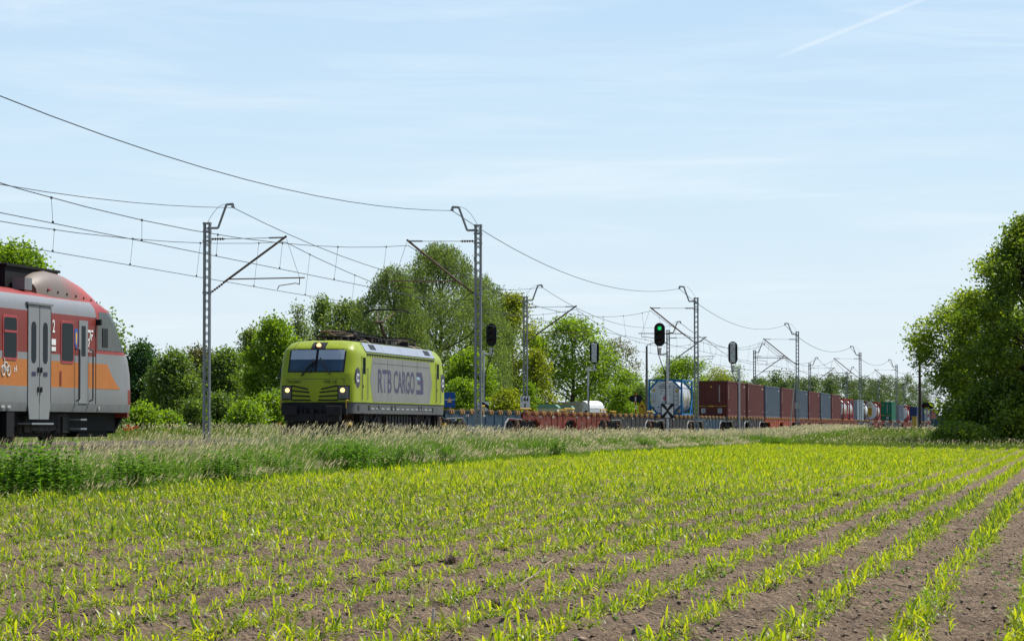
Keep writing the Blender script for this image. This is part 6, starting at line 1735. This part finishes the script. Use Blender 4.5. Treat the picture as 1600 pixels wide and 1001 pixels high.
# ------------------------------------------------------------------ verge grass
grass_m = leafmat('grass_blade', [(.04, .095, .014), (.09, .165, .025), (.15, .225, .035), (.21, .26, .05)], .48, (1.5, 1.7, .5), clump=.4, clump_scale=.5)
head_m = leafmat('grass_head', [(.46, .40, .23), (.64, .57, .36), (.80, .73, .52)], .5, (1.1, 1.05, .9), clump=.2, gloss=.05)
fres_m = leafmat('fresh_grass', [(.06, .11, .015), (.10, .16, .02), (.16, .21, .03)], .45, (1.6, 1.6, .45), clump=.3)
def meadow(name, label, n, xf, yf_, hf, ncul, nbl, mats=(grass_m, head_m), lean=.2, headp=1.0, bw=.010):
    """n tufts; xf/yf_ give positions, hf(X,Y) the stand height"""
    r = np.random.default_rng(len(name) * 7 + n); b = Bag()
    X, Y = xf(r, n), None; X, Y = X
    n = len(X); H = hf(X, Y) * (1 + .3 * vnoise(X, Y, 91, .45)); Zg = gzv(X, Y)
    dist = np.sqrt(X * X + Y * Y); lod = np.clip(dist / 90, .8, 3.2)
    for k in range(nbl):
        P = np.stack([X + r.normal(size=n) * .11, Y + r.normal(size=n) * .13, Zg - .03], -1)
        L = H * r.uniform(.4, 1.1, n); f0 = np.abs(r.normal(size=n)) * .2; f1 = f0 + r.uniform(.1, 1.5, n)
        V, Q, _ = strips(P, np.where(r.random(n) < .35, r.normal(size=n) * .8 + .3, r.uniform(0, 6.28, n)), L, bw * lod * r.uniform(.6, 1.3, n), f0, f1, 3, r.normal(size=n) * .8); b.add(V, Q, 0)
    for k in range(ncul):
        on = r.random(n) < headp; m = on.sum()
        P = np.stack([X + r.normal(size=n) * .12, Y + r.normal(size=n) * .14, Zg - .03], -1)[on]
        L = (H[on]) * r.uniform(.75, 1.3, m); a = r.normal(size=m) * .6 + .2; f0 = r.uniform(0, .12, m); f1 = f0 + np.abs(r.normal(size=m)) * .25 + lean
        V, Q, tip = strips(P, a, L, .0042 * lod[on] * np.ones(m), f0, f1, 3); b.add(V, Q, 0)
        hl = r.uniform(.08, .16, m)
        V, Q, _ = strips(tip - np.stack([np.cos(a) * np.sin(f1), np.sin(a) * np.sin(f1), np.cos(f1)], -1) * hl[:, None] * .4, a, hl, .015 * lod[on] * r.uniform(.6, 1.4, m), f1, f1 + r.uniform(0, .7, m), 3, r.uniform(0, 3, m), .4); b.add(V, Q, 1)
    return tag(b.build(name, list(mats)), label, kind='stuff')
def verge_pts(r, n):
    Y = 44 + (262 - 44) * r.random(n) ** 1.45; hi = np.where(Y < 186, wb(Y), -17.5); lo = -22.7
    X = lo + (hi - lo) * r.random(n)
    return X, Y
def verge_h(X, Y):
    h = np.interp(Y, [44, 60, 70, 77, 84, 120, 160, 200, 240], [.58, .62, .68, .84, .92, .84, .75, .66, .52])
    e = np.clip((wb(Y) - X) / 1.3, .38, 1); return h * np.where(Y < 186, e, 1)
meadow('tall_grass', 'tall seeding grass on the railway verge', 17000, verge_pts, None, verge_h, 4, 17, headp=.6)
def head_pts(r, n):
    Y = 178 + 80 * r.random(n) ** 1.2; X = r.uniform(-22, 16, n); k = (Y > 186 - (X + 18) * .55)
    return X[k], Y[k]
meadow('headland_grass', 'shorter grass between the field end and the level crossing', 6500, head_pts, None, lambda X, Y: np.interp(Y, [170, 190, 240], [.28, .42, .5]) , 2, 9, (fres_m, head_m), headp=.6, bw=.012)
def far_pts(r, n):
    Y = 72 + 200 * r.random(n) ** 1.3; X = r.uniform(-44, -31.9, n); return X, Y
meadow('far_side_grass', 'pale grass beyond the tracks in front of the trees', 5500, far_pts, None, lambda X, Y: .42 + 0 * X, 2, 8, (fres_m, head_m), bw=.014)
def strip_pts(r, n):
    Y = 50 + 210 * r.random(n) ** 1.4; X = np.where(r.random(n) < .55, r.normal(size=n) * .22 - 22.75, r.normal(size=n) * .16 - 26.9); return X, Y
meadow('ballast_weeds', 'sparse grass growing in the ballast', 1500, strip_pts, None, lambda X, Y: .3 + 0 * X, 1, 6)
# nettle clumps along the field edge
nettle_m = leafmat('nettle_leaf', [(.06, .13, .014), (.11, .21, .02), (.19, .30, .03)], .45, (1.5, 1.8, .45), clump=.3, clump_scale=1.2)
def nettle(seed):
    r = np.random.default_rng(seed); b = Bag(); n = 34
    P = np.stack([r.normal(size=n) * .28, r.normal(size=n) * .33, np.full(n, -.04)], -1); L = r.uniform(.45, .95, n); a = r.uniform(0, 6.28, n); f1 = r.uniform(.1, .5, n)
    V, Q, tip = strips(P, a, L, np.full(n, .014), np.zeros(n), f1, 3, None, 1); b.add(V, Q)
    C = []
    for t in np.linspace(.25, 1, 9):
        c = P + (tip - P) * t; 
        for q in range(3): C.append((c, t))
    for c, t in C:
        V, Q, _ = strips(c + r.normal(size=c.shape) * .01, r.uniform(0, 6.28, n), r.uniform(.09, .16, n) * (1.2 - .4 * t), r.uniform(.045, .075, n), r.uniform(.7, 1.3, n), r.uniform(1.5, 2.2, n), 2, None, .3); b.add(V, Q)
    return b.build('nettle_clump', nettle_m)
npz = [nettle(s) for s in (1, 2, 3)]
edge = []
for px, off, s in ((8, .3, 1.1), (30, .5, 1.25), (55, .4, 1.2), (78, .6, 1.15), (60, .9, 1.2), (18, 1.0, 1.2), (205, .3, 1.0), (228, .5, 1.05), (345, .3, .95), (362, .5, 1.0), (525, .3, 1.05), (540, .35, 1.15), (556, .4, 1.05), (575, .6, 1.0), (615, .3, .95), (648, .5, .9), (820, .4, .9), (868, .3, 1.0), (1010, .3, .9), (140, .5, .9), (430, .5, .85), (700, .4, .8)):
    # find the edge point seen at this column
    best = min((abs(pxof(float(wb(Y)) - off, Y) - px), Y) for Y in np.arange(38, 190, .4)); Y = best[1]
    edge.append((float(wb(Y)) - off, Y, s))
for j, (X, Y, s) in enumerate(edge):
    o = npz[j] if j < 3 else npz[j % 3].copy()
    if j >= 3: COL.objects.link(o)
    o.location = (X, Y, gz(X, Y)); o.scale = (s, s, s * .9); o.rotation_euler = (0, 0, j * 1.7)
    tag(o, 'bright leafy nettle clump at the foot of the tall verge grass', 'nettle clump', 'nettle clumps along the field edge')
# poppies beyond the near track
pop_m = mat('poppy_petal', (.55, .05, .02), .6, var=.1)
g = MB(); g.tube((0, 0, 0), (.02, 0, .55), .004, n=4)
for k in range(4):
    a = k * 1.57; g.add([(.02, 0, .55), (.02 + .05 * math.cos(a - .6), .05 * math.sin(a - .6), .60), (.02 + .06 * math.cos(a), .06 * math.sin(a), .63), (.02 + .05 * math.cos(a + .6), .05 * math.sin(a + .6), .60)], [(0, 1, 2, 3)])
pp0 = g.build('poppy', pop_m)
for j, (px, py) in enumerate(((196, 672), (203, 679), (208, 676), (214, 682), (200, 669))):
    X = -33.0 - .4 * j; Y = Yof(px, X); o = pp0 if j == 0 else pp0.copy()
    if j: COL.objects.link(o)
    o.location = (X, Y, max(gz(X, Y), Zof(py, X, Y) - .7)); o.scale = (1.25,) * 3; o['label'] = 'small red poppy beyond the rails near the passenger train nose'; tag(o, None, 'poppy', 'red poppies beyond the rails')
